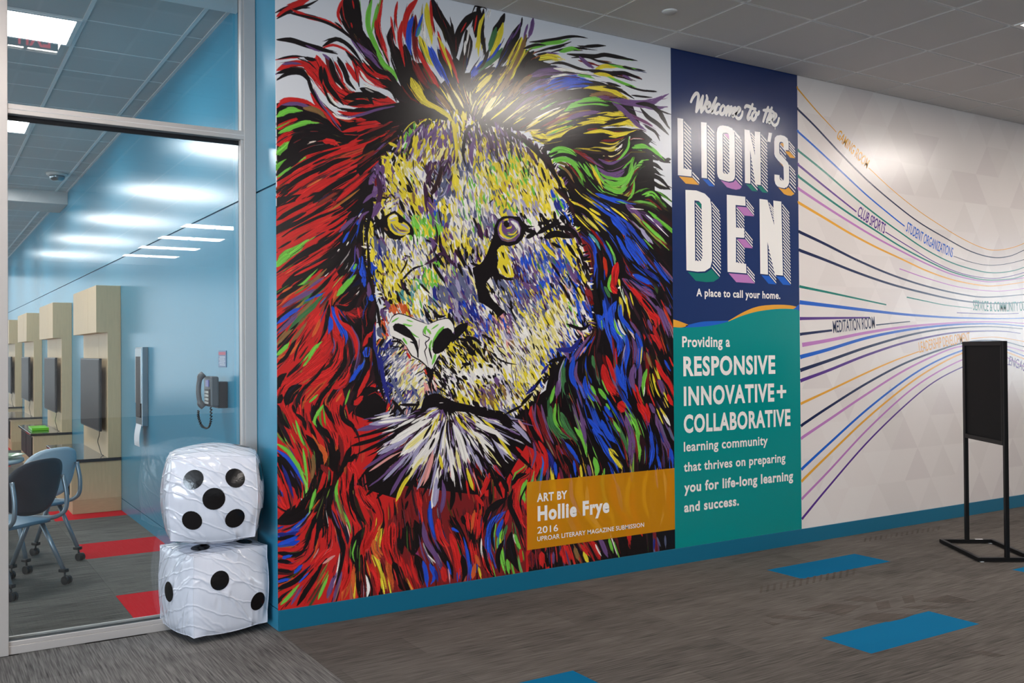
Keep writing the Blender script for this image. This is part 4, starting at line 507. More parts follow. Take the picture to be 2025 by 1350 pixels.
# ---- painter for the printed lion mural (numpy only) ----
PAL = dict(K=(17,10,13), k=(46,20,27), R=(198,34,32), r=(120,28,30), O=(205,90,42), Y=(226,204,52), y=(232,218,140),
           G=(112,190,66), g=(62,112,66), B=(34,76,196), b=(36,40,122), P=(104,72,120), p=(62,32,60), V=(164,156,186),
           S=(94,98,126), W=(236,229,220), w=(132,98,58), L=(220,150,142), T=(70,140,140), E=(221,221,224))
class Painter:
    def __init__(s, w, h, mapfn, seed=3):
        s.w, s.h, s.map = w, h, mapfn
        s.rng = np.random.RandomState(seed)
        s.img = np.empty((h, w, 3), np.float32); s.img[:] = np.array(PAL['E'], np.float32)/255
        n = s.rng.rand(512, 512).astype(np.float32)
        for _ in range(3): n = (n + np.roll(n, 1, 0) + np.roll(n, -1, 0))/3
        n = (n - n.min())/(n.max()-n.min()); s.nb = n   # streaky along axis 0
    def smooth(s, P):
        P = np.array(P, float)
        if len(P) < 3: return P
        Q = np.vstack([2*P[0]-P[1], P, 2*P[-1]-P[-2]]); out = []
        for i in range(1, len(Q)-2):
            a, b, c, d = Q[i-1], Q[i], Q[i+1], Q[i+2]
            n = max(2, int(np.hypot(*(c-b))/9))
            for t in np.arange(n)/n:
                out.append(.5*((2*b)+(-a+c)*t+(2*a-5*b+4*c-d)*t*t+(-a+3*b-3*c+d)*t**3))
        out.append(P[-1]); return np.array(out)
    def stroke(s, P, w, col, taper=(.22, .32), dry=.5, var=.1):
        """P in texture px (N,2), w full width px"""
        d = np.hypot(*(P[1:]-P[:-1]).T); L = d.sum()
        if L < 1e-3: return
        cum = np.concatenate([[0], np.cumsum(d)])/L
        def wid(t):
            a = np.clip(t/taper[0], 0, 1)**.7 if taper[0] else 1
            b = np.clip((1-t)/taper[1], 0, 1)**.8 if taper[1] else 1
            return w*.5*(.12+.88*a*b)
        r = w*.5+2
        x0, y0 = np.floor(P.min(0)-r).astype(int); x1, y1 = np.ceil(P.max(0)+r).astype(int)+1
        x0, y0 = max(x0, 0), max(y0, 0); x1, y1 = min(x1, s.w), min(y1, s.h)
        if x1 <= x0 or y1 <= y0: return
        H, W = y1-y0, x1-x0
        best = np.full((H, W), 1e9, np.float32); U = np.zeros((H, W), np.float32); Vv = np.zeros((H, W), np.float32)
        for i in range(len(P)-1):
            a, b = P[i], P[i+1]; e = b-a; l2 = e@e
            if l2 < 1e-6: continue
            bx0 = max(int(min(a[0], b[0])-r), x0); bx1 = min(int(max(a[0], b[0])+r)+2, x1)
            by0 = max(int(min(a[1], b[1])-r), y0); by1 = min(int(max(a[1], b[1])+r)+2, y1)
            if bx1 <= bx0 or by1 <= by0: continue
            X = np.arange(bx0, bx1, dtype=np.float32)[None, :]+.5-a[0]; Y = np.arange(by0, by1, dtype=np.float32)[:, None]+.5-a[1]
            t = np.clip((X*e[0]+Y*e[1])/l2, 0, 1); dx = X-t*e[0]; dy = Y-t*e[1]; D = np.sqrt(dx*dx+dy*dy)
            sl = (slice(by0-y0, by1-y0), slice(bx0-x0, bx1-x0)); m = D < best[sl]
            best[sl] = np.where(m, D, best[sl])
            U[sl] = np.where(m, cum[i]+t*(cum[i+1]-cum[i]), U[sl])
            Vv[sl] = np.where(m, np.sign(dx*e[1]-dy*e[0])*D, Vv[sl])
        hw = wid(U); cov = np.clip(hw-best+.5, 0, 1)
        if not (cov > 0).any(): return
        o1, o2 = s.rng.randint(0, 512, 2)
        ui = ((U*L*.12).astype(int)+o1) % 512; vi = ((Vv*.9).astype(int)+o2) % 512
        n = s.nb[ui, vi]
        edge = np.clip(best/np.maximum(hw, .5), 0, 1)
        thr = dry*(np.clip((U-.45)/.55, 0, 1)**1.5*.75 + .35*edge**2 + .12)
        al = cov*np.clip((n-thr+.12)*7, 0, 1) if dry else cov
        c = np.array(PAL[col] if isinstance(col, str) else col, np.float32)/255
        c = c[None, None]*(1+var*2*(n[..., None]-.5)) + (var*.25*(n[..., None]-.5))
        reg = s.img[y0:y1, x0:x1]; reg += (c-reg)*al[..., None]
    def poly(s, P, col, soft=1.0):
        P = np.array(P, float); x0, y0 = np.floor(P.min(0)).astype(int)-1; x1, y1 = np.ceil(P.max(0)).astype(int)+2
        x0, y0 = max(x0, 0), max(y0, 0); x1, y1 = min(x1, s.w), min(y1, s.h)
        if x1 <= x0 or y1 <= y0: return
        ins = s.inside(P, np.arange(x0, x1)[None, :]+.5, np.arange(y0, y1)[:, None]+.5)
        c = np.array(PAL[col], np.float32)/255; s.img[y0:y1, x0:x1][ins] = c
    @staticmethod
    def inside(P, X, Y):
        ins = np.zeros(np.broadcast(X, Y).shape, bool)
        for (ax, ay), (bx, by) in zip(P, np.roll(P, -1, 0)):
            if ay == by: continue
            ins ^= ((ay > Y) != (by > Y)) & (X < (bx-ax)*(Y-ay)/(by-ay)+ax)
        return ins
def parse_strokes(txt):
    out = []; ox = oy = 0.; sc = 1.
    for ln in txt.strip().splitlines():
        ln = ln.strip()
        if not ln: continue
        if ln[0] == '@':
            ox, oy, sc = map(float, ln[1:].split()); continue
        for it in ln.split(';'):
            it = it.split('?')[0].strip()
            if not it: continue
            tk = it.split(); pts = [tuple(map(float, q.split(','))) for q in tk[1:] if ',' in q]
            if len(pts) < 2: continue
            out.append((tk[0][0], float(tk[0][1:])/sc, [(ox+a/sc, oy+b/sc) for a, b in pts]))
    return out
def paint_lion(w, h, mapfn, scalefn, seed=3):
    pt = Painter(w, h, mapfn, seed); rng = pt.rng
    hair = parse_strokes(LION_STROKES); face = parse_strokes(FACE_STROKES)
    M = lambda pts: mapfn(np.array(pts, float))
    ox = oy = 0.; sc = 1.
    for ln in LION_FILLS.strip().splitlines():
        if ln[0] == '@': ox, oy, sc = map(float, ln[1:].split()); continue
        tk = ln.split(); pt.poly(M([(ox+float(q.split(',')[0])/sc, oy+float(q.split(',')[1])/sc) for q in tk[1:]]), tk[0])
    # direction field from the traced hair strokes (photo px space, coarse grid)
    seg = []
    for c, wd, P in hair:
        P = np.array(P)
        for a, b in zip(P[:-1], P[1:]):
            n = max(1, int(np.hypot(*(b-a))/14))
            for t in (np.arange(n)+.5)/n: seg.append((*(a+(b-a)*t), np.arctan2(b[1]-a[1], b[0]-a[0]), 'KRrOYyGgBbPpVSWwLTEk'.index(c)))
    seg = np.array(seg); C2, S2 = np.cos(2*seg[:, 2]), np.sin(2*seg[:, 2])
    fp = np.array([tuple(map(float, q.split(','))) for q in FACE_POLY.split()])
    gx = np.arange(540, 1345, 10.); gy = np.arange(-90, 1225, 10.)
    GX, GY = np.meshgrid(gx, gy); ang = np.zeros(GX.shape); near = np.zeros(GX.shape)
    for j in range(GX.shape[0]):
        d2 = (GX[j][:, None]-seg[None, :, 0])**2+(GY[j][:, None]-seg[None, :, 1])**2
        wt = 1/(d2+60)**1.5; ang[j] = .5*np.arctan2((wt*S2).sum(1), (wt*C2).sum(1)); near[j] = np.sqrt(d2.min(1))
    def field(x, y):
        i = int(np.clip((y+90)/10+.5, 0, len(gy)-1)); j = int(np.clip((x-540)/10+.5, 0, len(gx)-1)); return ang[i, j], near[i, j]
    def auto(n, lmin, lmax, wmin, wmax, kmix, dry, light=0):
        for _ in range(n):
            x = rng.uniform(545, 1338); y = rng.uniform(-80, 1215)
            a, dn = field(x, y)
            if dn > 22: continue
            if pt.inside(fp, x, y): continue
            tx, ty = M([(x, y)])[0]
            if not (0 <= tx < w and 0 <= ty < h): continue
            bg = pt.img[int(ty), int(tx)]
            if bg.min() > .8: continue          # bare canvas stays bare
            j = rng.randint(0, len(seg)); d = (seg[:, 0]-x)**2+(seg[:, 1]-y)**2
            near_ix = np.argpartition(d, 6)[:6]; c = 'KRrOYyGgBbPpVSWwLTEk'[int(seg[rng.choice(near_ix), 3])]
            if c in 'WE' and rng.rand() < .7: c = 'K'
            if rng.rand() < kmix: c = rng.choice(list('KKkr'))
            if c == 'R' and rng.rand() < .3: c = rng.choice(list('rOR'))
            L = rng.uniform(lmin, lmax); pts = [(x, y)]
            for sg in (1, -1):
                px, py, pa = x, y, a
                for k in range(3):
                    px += sg*np.cos(pa)*L/6; py += sg*np.sin(pa)*L/6
                    na = field(px, py)[0]
                    while na-pa > np.pi/2: na -= np.pi
                    while na-pa < -np.pi/2: na += np.pi
                    pa = na
                    if sg > 0: pts.append((px, py))
                    else: pts.insert(0, (px, py))
            if any(pt.inside(fp, q[0], q[1]) for q in (pts[0], pts[-1])): continue
            if rng.rand() < .5: pts = pts[::-1]
            cc = np.array(PAL[c], float); oc = np.array(PAL['KRrOYPBG'[rng.randint(8)] if rng.rand() < .5 else 'K'], float)
            m = rng.beta(1.2, 4.)*.7; cc = np.clip(cc*(1-m)+oc*m + rng.randn()*7, 0, 255)
            pt.stroke(M(pts), rng.uniform(wmin, wmax)*scalefn(x), cc, dry=dry, var=.22)
    def put(lst, dry=.5, k=1.1, var=.14):
        for c, wd, P in lst:
            big = wd > 12
            pt.stroke(pt.smooth(M(P)), wd*k*scalefn(P[0][0]), c, dry=dry*(.55 if c in 'KW' else 1), var=var)
    put(parse_strokes(BAND_HAIR), .5, 1.2)
    auto(1500, 40, 90, 4, 10, .45, .5)
    put(hair, .72, 1.4, .34)
    put(parse_strokes(HAIR_EXTRA), .8, 1.1)
    auto(2200, 22, 60, 1.6, 4.2, .42, .7)
    auto(2600, 18, 55, .7, 1.6, .5, .9)
    # re-state the thinner traced strokes above the filler
    put([q for q in hair if q[1] < 9.5 and q[0] != 'W'], .6)
    # face
    pt.poly(M(fp), 'W')
    for k in range(520):      # ragged fur edge between face and mane
        i = rng.randint(0, len(fp)); t = rng.rand(); a, b = fp[i], fp[(i+1) % len(fp)]; q = a+(b-a)*t
        dr = q-np.array([935, 560.]); dr = dr/np.hypot(*dr)
        L = rng.uniform(7, 18); c = rng.choice(list('WYPKKK'))
        s0 = q-dr*L*.5
        pt.stroke(M([s0, s0+dr*L+rng.randn(2)*2]), rng.uniform(2, 4.5)*scalefn(q[0]), c, dry=.4)
    # beard, a fan of strokes from under the mouth
    for k in range(430):
        th = np.radians(rng.uniform(12, 172)); r0 = rng.uniform(15, 60); r1 = r0+rng.uniform(30, 110)*(1-.25*abs(np.cos(th)))
        ce = np.array([885, 800.]); dx = np.array([np.cos(th), np.sin(th)])
        rr = (r0+r1)/2; c = rng.choice(list('WWWWyVVKP' if rr < 95 else ('WVPKKLr' if rr < 130 else 'KKRrPk')))
        cen = ce+dx*np.array([1.25, 1.2])*r0; end = ce+dx*np.array([1.25, 1.2])*r1
        pt.stroke(M([cen, (cen+end)/2+rng.randn(2)*1.5, end]), rng.uniform(2.5, 7)*scalefn(cen[0]), c, dry=.5)
    for k in range(300):
        th = np.radians(rng.uniform(14, 170)); r0 = rng.uniform(20, 125); L = rng.uniform(12, 40)
        ce = np.array([885, 798.]); dx = np.array([np.cos(th)*1.25, np.sin(th)*1.2]); q = ce+dx*r0
        pt.stroke(M([q, q+dx*L*.5+rng.randn(2)*1.5, q+dx*L]), rng.uniform(1.2, 3.6)*scalefn(q[0]), rng.choice(list('KKKkPW')), dry=.6)
    for r_, ln in enumerate(FACE_GRID.strip().splitlines()):
        for c_, cc in enumerate(ln.split()):
            for k in range(11):
                x, y = 720+25*(c_+rng.uniform(-.1, 1.1)), 230+25*(r_+rng.uniform(-.1, 1.1))
                if not pt.inside(fp, x, y): continue
                a = np.radians((125 if (x < 840 and y > 665) else (100 if y < 330 and x < 900 else (82 if x < 960 and y < 560 else 64)))+rng.randn()*8)
                main = k < 7; L = rng.uniform(20, 34) if main else rng.uniform(12, 26); d = np.array([np.cos(a), np.sin(a)])*L*.5; q = np.array([x, y])
                col = np.array(PAL[cc[0] if main else cc[1]], float)+rng.randn()*7
                pt.stroke(M([q-d, q+rng.randn(2), q+d]), (rng.uniform(6, 11) if main else rng.uniform(2.5, 5.5))*scalefn(x), np.clip(col, 0, 255), dry=.35, var=.12)
    for ln in PATCHES.strip().splitlines():
        pal, cc, rr, a, n, l, wd = ln.split(); cx, cy = map(float, cc.split(',')); rx, ry = map(float, rr.split(','))
        a = np.radians(float(a)); l = float(l); wd = float(wd)
        for k in range(int(int(n)*.42)):
            q = np.sqrt(rng.rand()); th = rng.rand()*2*np.pi; x = cx+q*rx*np.cos(th); y = cy+q*ry*np.sin(th)
            if not pt.inside(fp, x, y): continue
            aa = a+rng.randn()*.16; L = l*rng.uniform(.6, 1.4); c = rng.choice(list(pal))
            wdd = wd*rng.uniform(.6, 1.3)*(.62 if c in 'Kkb' else 1)
            p0 = np.array([x, y])-np.array([np.cos(aa), np.sin(aa)])*L/2; p1 = p0+np.array([np.cos(aa), np.sin(aa)])*L
            cc = np.array(PAL[c], float); m = rng.beta(1.2, 4.)*.6; cc = np.clip(cc*(1-m)+np.array(PAL['WYVPSK'[rng.randint(6)]], float)*m, 0, 255)
            pt.stroke(M([p0, (p0+p1)/2+rng.randn(2), p1]), wdd*scalefn(x), cc, dry=.6, var=.16)
    put(face, .4)
    for k in range(1100):
        x = rng.uniform(725, 1170); y = rng.uniform(232, 822)
        if not pt.inside(fp, x, y) or (890 < x < 1010 and 712 < y < 748): continue
        t = M([(x, y)])[0]; bg = pt.img[int(np.clip(t[1], 0, h-1)), int(np.clip(t[0], 0, w-1))]
        aa = np.radians((120 if (x < 840 and y > 660) else (95 if y < 330 and x < 900 else 66))+rng.randn()*9); L = rng.uniform(7, 17)
        c = rng.choice(list('KKkSP')) if bg.mean() > .5 and rng.rand() < .62 else rng.choice(list('WyYWV'))
        d = np.array([np.cos(aa), np.sin(aa)])*L; q = np.array([x, y])
        pt.stroke(M([q, q+d*.5+rng.randn(2)*.6, q+d]), rng.uniform(1., 2.4)*scalefn(x), c, dry=.55)
    for ln in FACE_FILLS.strip().splitlines():
        if ln[0] == '@': ox, oy, sc = map(float, ln[1:].split()); continue
        if ln[0] == '*':
            put(parse_strokes('@%f %f %f\n%s' % (ox, oy, sc, ln[1:])), .25); continue
        tk = ln.split(); pt.poly(M([(ox+float(q.split(',')[0])/sc, oy+float(q.split(',')[1])/sc) for q in tk[1:]]), tk[0])
    return np.clip(pt.img, 0, 1)
# ================= setting =================
wall = thing('wall_back', kind='structure')
obj('wall_core', box((X0+.02, D+.006, 0), (20, D+.3, H+.1)), M_wallplain, wall)
wr = thing('wall_right', kind='structure')                       # blue wall, end face of the mural wall included
obj('wall_core', box((X0+.014, D+.3, 0), (X0+.2, 26, H+.1)), M_bluedark, wr); obj('wall_core', box((X0+.012, D+.004, 0), (X0+.03, D+.301, H)), M_bluedark, wr)
for (z0, z1) in ((0, .112), (.118, 2.420), (2.430, H)):
    for (y0, y1) in ((D+.0053, 26),):
        obj('wall_panel', box((X0, y0, z0), (X0+.014, y1, z1)), M_blue, wr)
for nm, a, b in (('wall_far', (-6, 26, 0), (X0+.2, 26.2, H)), ('wall_left', (-7.2, -13, 0), (-7, 26, H)), ('wall_front', (-7.2, -13.2, 0), (20.2, -13, H)), ('wall_end', (20, -13, 0), (20.2, D+.3, H))):
    obj(nm, box(a, b), M_wallplain, kind='structure')
obj('baseboard_back', box((X0+.0005, D-.009, 0), (20, D+.004, .1118), .001), M_base, kind='structure')
# ---- floor: hall planks, turned planks by the glass, room tiles
floor = thing('floor', kind='structure')
obj('floor_slab', box((-7.2, -13.2, -.1), (20.2, 26.2, -.006)), M_cx, floor)
PW, PL, g = .3048, .9144, .0006
plank_me = box((g, g, -.006), (PL-g, PW-g, 0), 0); plank_me.materials.append(M_cx)
plank_bl = box((g, g, -.006), (PL-g, PW-g, 0), 0); plank_bl.materials.append(M_cblue)
BLUE = {(0, 0), (-4, -1), (-3, -3), (-3, 1)}
cnt = 0
for j in range(-9, 3):
    y = 4.236+j*PW; off = .314 if j % 2 == 0 else .771
    for i in range(-5, 8):
        x = 4.886-.314+off+i*PL if False else off+(i+5)*PL
        if x+PL < X0-.001 or x > 9.3 or y > D: continue
        vis = (x+PL) > 1.2+(4.8-y)*.2
        xa, xb, yb = max(x, X0), x+PL, min(y+PW, D+.004)
        isb = (j == 0 and abs(x-4.886) < .1) or (j == -4 and abs(x-3.972) < .1) or (j == -3 and abs(x-1.685) < .1) or (j == -3 and abs(x-6.257) < .1)
        if xa > x or yb < y+PW:
            me = box((xa-x+g, g, -.006), (PL-g, yb-y-g, 0)); me.materials.append(M_cblue if isb else M_cx)
        else: me = plank_bl if isb else plank_me
        o = obj('carpet_plank', me, None, floor); o.location = (x, y, 0)
        if isb: o['label'] = 'blue carpet plank'
        cnt += 1
for i in range(-2, 6):
    for j in range(4):
        x = X0-(i+1)*PW; y = 2.6+j*PL-(.457 if i % 2 else 0); y1 = min(y+PL, YF)
        if y1-y < .05: continue
        me = box((g, g, -.006), (PW-g, y1-y-g, 0)); me.materials.append(M_cy); 
        if x < X0-.001: o = obj('carpet_plank', me, None, floor); o.location = (x, y, 0)
bm = bmesh.new()
for j in range(-42, -9):
    y = 4.236+j*PW; off = .314 if j % 2 == 0 else .771
    if y < -9: continue
    add_box(bm, (X0, y+g, -.006), (14, y+PW-g, 0))
obj('carpet_planks_behind', bm_me(bm), M_cx, floor, kind='stuff')
def fl(px, py):
    d = _f+_r*(px-1012.5)/FPX-_u*(py-675)/FPX; t = -CAMH/d[2]; return d[0]*t, d[1]*t
def inlay(pts, sc=(1300, 1000, 2.793)):
    q = [fl(sc[0]+a/sc[2], sc[1]+b/sc[2]) for a, b in pts]; bm = bmesh.new(); lo = [bm.verts.new((x, y, 0)) for x, y in q]; hi = [bm.verts.new((x, y, .0012)) for x, y in q]; n = len(q)
    bm.faces.new(hi); [bm.faces.new((lo[i], lo[(i+1) % n], hi[(i+1) % n], hi[i])) for i in range(n)]; obj('carpet_inlay', bm_me(bm), M_cdark, floor)
for P in (((600, 606), (700, 604), (860, 616), (800, 630), (640, 620)), ((790, 580), (930, 538), (1130, 552), (1020, 606), (900, 580)), ((1030, 520), (1120, 496), (1230, 522), (1150, 530)), ((1205, 535), (1275, 522), (1290, 560), (1220, 574)), ((1350, 500), (1412, 492), (1425, 532), (1365, 536)), ((1460, 528), (1600, 492), (1760, 530), (1640, 538)), ((1080, 626), (1190, 590), (1420, 600), (1360, 622), (1280, 640), (1200, 638)), ((1340, 560), (1480, 548), (1600, 560), (1480, 572)), ((590, 640), (680, 650), (640, 660)), ((1700, 806), (1800, 800), (1920, 826), (1860, 834))): inlay(P)
for k in range(15):
    x, y = 570+36.5*k, 478-6.9*k; inlay(((x, y-34), (x+14, y-37), (x+8, y), (x-6, y+3)))
for k in range(15):
    x, y = 1145+29*k, 196-4.6*k; inlay(((x, y-18), (x+11, y-20), (x+6, y), (x-5, y+2)))
# room carpet: 24 inch squares, red ones every third row beside the blue wall
ys = [5.68+.6096*k for k in range(-1, 30)]
for k in range(-1, 26):
    y = 5.683+k*.618
    for c in range(4):
        xa = X0-.61*(c+1); xb = xa+.61
        red = (c == 0 and k % 3 == 0) or (c == 1 and k >= 8 and k % 3 == 2)
        y0 = max(y, YF+.14); me = box((xa+g, y0+g, -.006), (xb-g, y+.618-g, 0))
        if y+.618 <= y0: continue
        o = obj('carpet_square', me, M_cred if red else M_croom, floor)
        if red: o['label'] = 'red carpet square'
bm = bmesh.new(); add_box(bm, (-6.9, YF+.13, -.006), (X0-2.44, 26, 0)); obj('carpet_squares_beyond', bm_me(bm), M_croom, floor, kind='stuff')
# ---- ceilings
ceil = thing('ceiling', kind='structure')
obj('ceiling_deck', box((-7.2, -13.2, H+.03), (20.2, D+.32, H+.2)), M_wallplain, ceil)
tile_me = box((-.2935, -.2935, -.004), (.2935, .2935, .0), .0015); tile_me.materials.append(M_tile)
FIX = []     # (x0, y0, x1, y1) hall fixtures on grid cells
for k in (2, 16, 19, 22, 25):
    for i in ((0, 4, 8) if k == 2 else (0,)):
        FIX.append((TX0+i*T, TY0-(k+1)*T, TX0+(i+2)*T, TY0-k*T))
FIX += [(-.36, 3.44, .86, 4.05), (-.36, .70, .86, 1.31), (-.36, -2.1, .86, -1.49)]
def infix(x, y): return any(a-.02 < x < c+.02 and b-.02 < y < d+.02 for a, b, c, d in FIX)
bm = bmesh.new()
for i in range(-18, 27):
    for k in range(-1, 29):
        x = TX0+(i+.5)*T; y = TY0-(k+.5)*T
        if x < -6.9 or x > 19.9: continue
        if infix(x, y) or (k == -1): continue
        if -3 <= i <= 11 and 0 <= k <= 7 and x+y*.0 > 2.0:
            o = obj('ceiling_tile', tile_me, None, ceil); o.location = (x, y, H)
        else:
            skip = any(a-.35 < x < c+.35 and b-.35 < y < d+.35 for a, b, c, d in FIX[-3:])
            if skip: continue
            add_box(bm, (x-.2935, y-.2935, H-.004), (x+.2935, y+.2935, H))
for i in range(-3, 14):        # cut row along the mural wall
    x = TX0+(i+.5)*T
    if x-.3 > X0: 
        me = box((-.2965, .009, -.005), (.2965, D-TY0-.009, 0), .0015); me.materials.append(M_tile); o = obj('ceiling_tile', me, None, ceil); o.location = (x, TY0, H)
obj('ceiling_tiles_beyond', bm_me(bm), M_tile, ceil, kind='stuff')
bm = bmesh.new()
for i in range(-18, 28):
    x = TX0+i*T
    if -6.9 < x < 19.9: add_box(bm, (x-.0115, -13, H), (x+.0115, D, H+.012))
for k in range(0, 30):
    y = TY0-k*T
    if y > -13: add_box(bm, (-7, y-.0115, H+.0006), (20, y+.0115, H+.0114))
add_box(bm, (X0, D-.022, H+.0003), (20, D-.001, H+.0117)); add_box(bm, (-7, YF-.02, H), (X0-.001, YF, H+.012))
# the visible hall grid is continuous: one part
obj('ceiling_grid', bm_me(bm), M_grid, ceil)
bm = bmesh.new()
for a, b, c, d in FIX[-3:]:
    for (p, q, r_, s_) in ((a-.35, b-.35, c+.35, b), (a-.35, d, c+.35, d+.35), (a-.35, b, a, d), (c, b, c+.35, d)): add_box(bm, (p, q, H+.004), (r_, s_, H+.018))
obj('ceiling_tiles_cut', bm_me(bm), M_tile, ceil, kind='stuff')
def fixture(x0, y0, x1, y1, z, pm, label, group):
    t = thing('ceiling_light', ((x0+x1)/2, (y0+y1)/2, z), label=label, category='ceiling light', group=group)
    hx, hy = (x1-x0)/2-.012, (y1-y0)/2-.012; bm = bmesh.new(); fw_ = .03
    for a, b in (((-hx, -hy), (hx, -hy+fw_)), ((-hx, hy-fw_), (hx, hy)), ((-hx, -hy+fw_), (-hx+fw_, hy-fw_)), ((hx-fw_, -hy+fw_), (hx, hy-fw_))): add_box(bm, (a[0], a[1], -.006), (b[0], b[1], .026), .002)
    obj('light_frame', bm_me(bm), M_grid, t); obj('diffuser', box((-hx+fw_, -hy+fw_, .003), (hx-fw_, hy-fw_, .012)), pm, t); return t
for n, q in enumerate(FIX):
    if n == 1: lb, gp = 'lit ceiling panel at the far right edge above the striped wall', None
    elif n < 3: lb, gp = ('lit ceiling panel whose glare lies on the lion mane above the face', 'lit ceiling panel whose glare lies on the striped wall graphic')[n // 2], 'hall ceiling panels near the mural wall'
    elif n < 7: lb, gp = 'lit ceiling panel mirrored as the %s of four white bars in the glass' % ('topmost', 'second', 'third', 'lowest')[n-3], 'ceiling panels at the back of the hall'
    else: lb, gp = ('lit ceiling panel mirrored behind the exit sign at the upper left of the glass', 'lit ceiling panel mirrored just under the transom at the left of the glass', 'lit ceiling panel above the photographer, mirrored furthest down in the glass')[n-7], 'ceiling panels along the glass side of the hall'
    t = fixture(*q, H, M_panel, lb, gp)
    if gp is None: del t['group']
# room ceiling
HI = 3.623; cr = thing('ceiling_room', kind='structure')
obj('ceiling_deck', box((-7, YF+.12, HI+.03), (X0+.01, 26, HI+.2)), M_wallplain, cr)
RX, RY = .885, 6.485
RFIX = [(RX-2*T, RY+n*5*T, RX, RY+(n*5+1)*T) for n in range(0, 6)]
def inr(x, y): return any(a < x < c and b < y < d for a, b, c, d in RFIX)
bm = bmesh.new()
for i in range(-12, 2):
    for k in range(-2, 32):
        x0_, x1_ = RX+i*T, min(RX+(i+1)*T, X0); y0_, y1_ = max(RY+k*T, YF+.12), RY+(k+1)*T
        if y1_-y0_ < .1 or y1_ > 26: continue
        if inr((x0_+x1_)/2, (y0_+y1_)/2): continue
        if i >= -1:
            obj('ceiling_tile', box((x0_+.012, y0_+.004, HI+.004), (x1_-.012, y1_-.004, HI+.018), .003), M_tile, cr)
        else: add_box(bm, (x0_+.012, y0_+.004, HI+.004), (x1_-.012, y1_-.004, HI+.018))
obj('ceiling_tiles_beyond', bm_me(bm), M_tile, cr, kind='stuff')
bm = bmesh.new()
for i in range(-12, 2):
    x = RX+i*T; add_box(bm, (x-.0125, YF+.12, HI), (x+.0125, 26, HI+.012)); 
for k in range(-1, 32): add_box(bm, (-7, RY+k*T-.0045, HI+.0012), (X0, RY+k*T+.0045, HI+.011))
add_box(bm, (X0-.022, YF+.12, HI+.0003), (X0, 26, HI+.0115)); obj('ceiling_grid', bm_me(bm), M_grid, cr)
for n, q in enumerate(RFIX):
    o = fixture(*q, HI, M_panel2, 'lit ceiling panel in the glazed room, nearest the glass screen' if n == 0 else '%s lit ceiling panel of the glazed room, counted from the glass screen' % ('', 'second', 'third', 'fourth', 'fifth', 'last')[n], 'room ceiling panels')
    if n == 0: del o['group']
obj('trim_1', box((-7, YF+.12, HI-.05), (X0, 5.75, HI+.004), .004), M_grid, kind='structure')
obj('trim_2', box((-7, 13.54, HI-.16), (X0, 14.4, HI+.004), .004), M_wallplain, kind='structure')
# ---- glazed screen
win = thing('window_1', kind='structure')
def prof(a, b, nm='mullion', m=M_alu): return obj(nm, box(a, b, .002), m, win)
YB = YF+.12
prof((1.566, YF, 0), (X0-.002, YB, H), 'jamb'); prof((.255, YF-.012, 0), (.372, YB+.012, H))
prof((-1.0, YF, 0), (-.93, YB, H)); prof((-7, YF, H-.07), (.255, YB, H), 'head_rail'); prof((.372, YF, H-.06), (1.566, YB, H), 'head_rail')
prof((.372, YF, 2.722), (1.566, YB, 2.772), 'transom'); prof((-.93, YF, 2.722), (.255, YB, 2.772), 'transom'); prof((-7, YF, 2.722), (-1.0, YB, 2.772), 'transom')
prof((.372, YF-.0005, 2.745), (1.566, YF, 2.7475), 'transom_groove', M_grid)
for a, b in ((.372, 1.566), (-.93, .255), (-7, -1.0)):
    prof((a, YF, 0), (b, YB, .042), 'sill'); prof((a, YF+.016, .042), (b, YB-.016, .052), 'sill_channel', M_gasket); prof((a, YF+.004, .042), (b, YF+.016, .064), 'sill_bead')
    prof((a, YB-.016, .042), (b, YB-.004, .064), 'sill_bead')
    obj('pane', box((a+.004, YG-.003, .052), (b-.004, YG+.003, 2.72)), M_glass, win); obj('pane', box((a+.004, YG-.003, 2.774), (b-.004, YG+.003, H-.062)), M_glass, win)
    prof((a, YG-.012, 2.700), (b, YG+.012, 2.722), 'gasket', M_gasket)
prof((1.552, YG-.012, .052), (1.566, YG+.010, 2.722), 'gasket', M_gasket); prof((1.548, YF+.004, .05), (1.566, YG-.014, 2.722), 'glazing_bead')
prof((1.552, YG-.006, 2.772), (1.566, YG+.010, H-.06), 'gasket', M_gasket); prof((1.55, YF+.004, 2.772), (1.566, YG-.012, H-.06), 'glazing_bead')
# daylight glazing of the hall, seen only in reflections
for nm, x in (('window_2', 19.96), ('window_3', -6.96)):
    wv = thing(nm, kind='structure'); bm = bmesh.new(); sy = (-3.4, .4) if x > 0 else (-7.2, .2)
    for y in np.linspace(sy[0], sy[1], 4 if x > 0 else 6): add_box(bm, (x-.03, y-.04, .5 if x > 0 else .2), (x+.03, y+.04, 3.3))
    for z in ((.8, 2.35, 3.25) if x > 0 else (.35, 3.05)): add_box(bm, (x-.03, sy[0], z-.03), (x+.03, sy[1], z+.03))
    obj('window_frame', bm_me(bm), M_alu, wv)

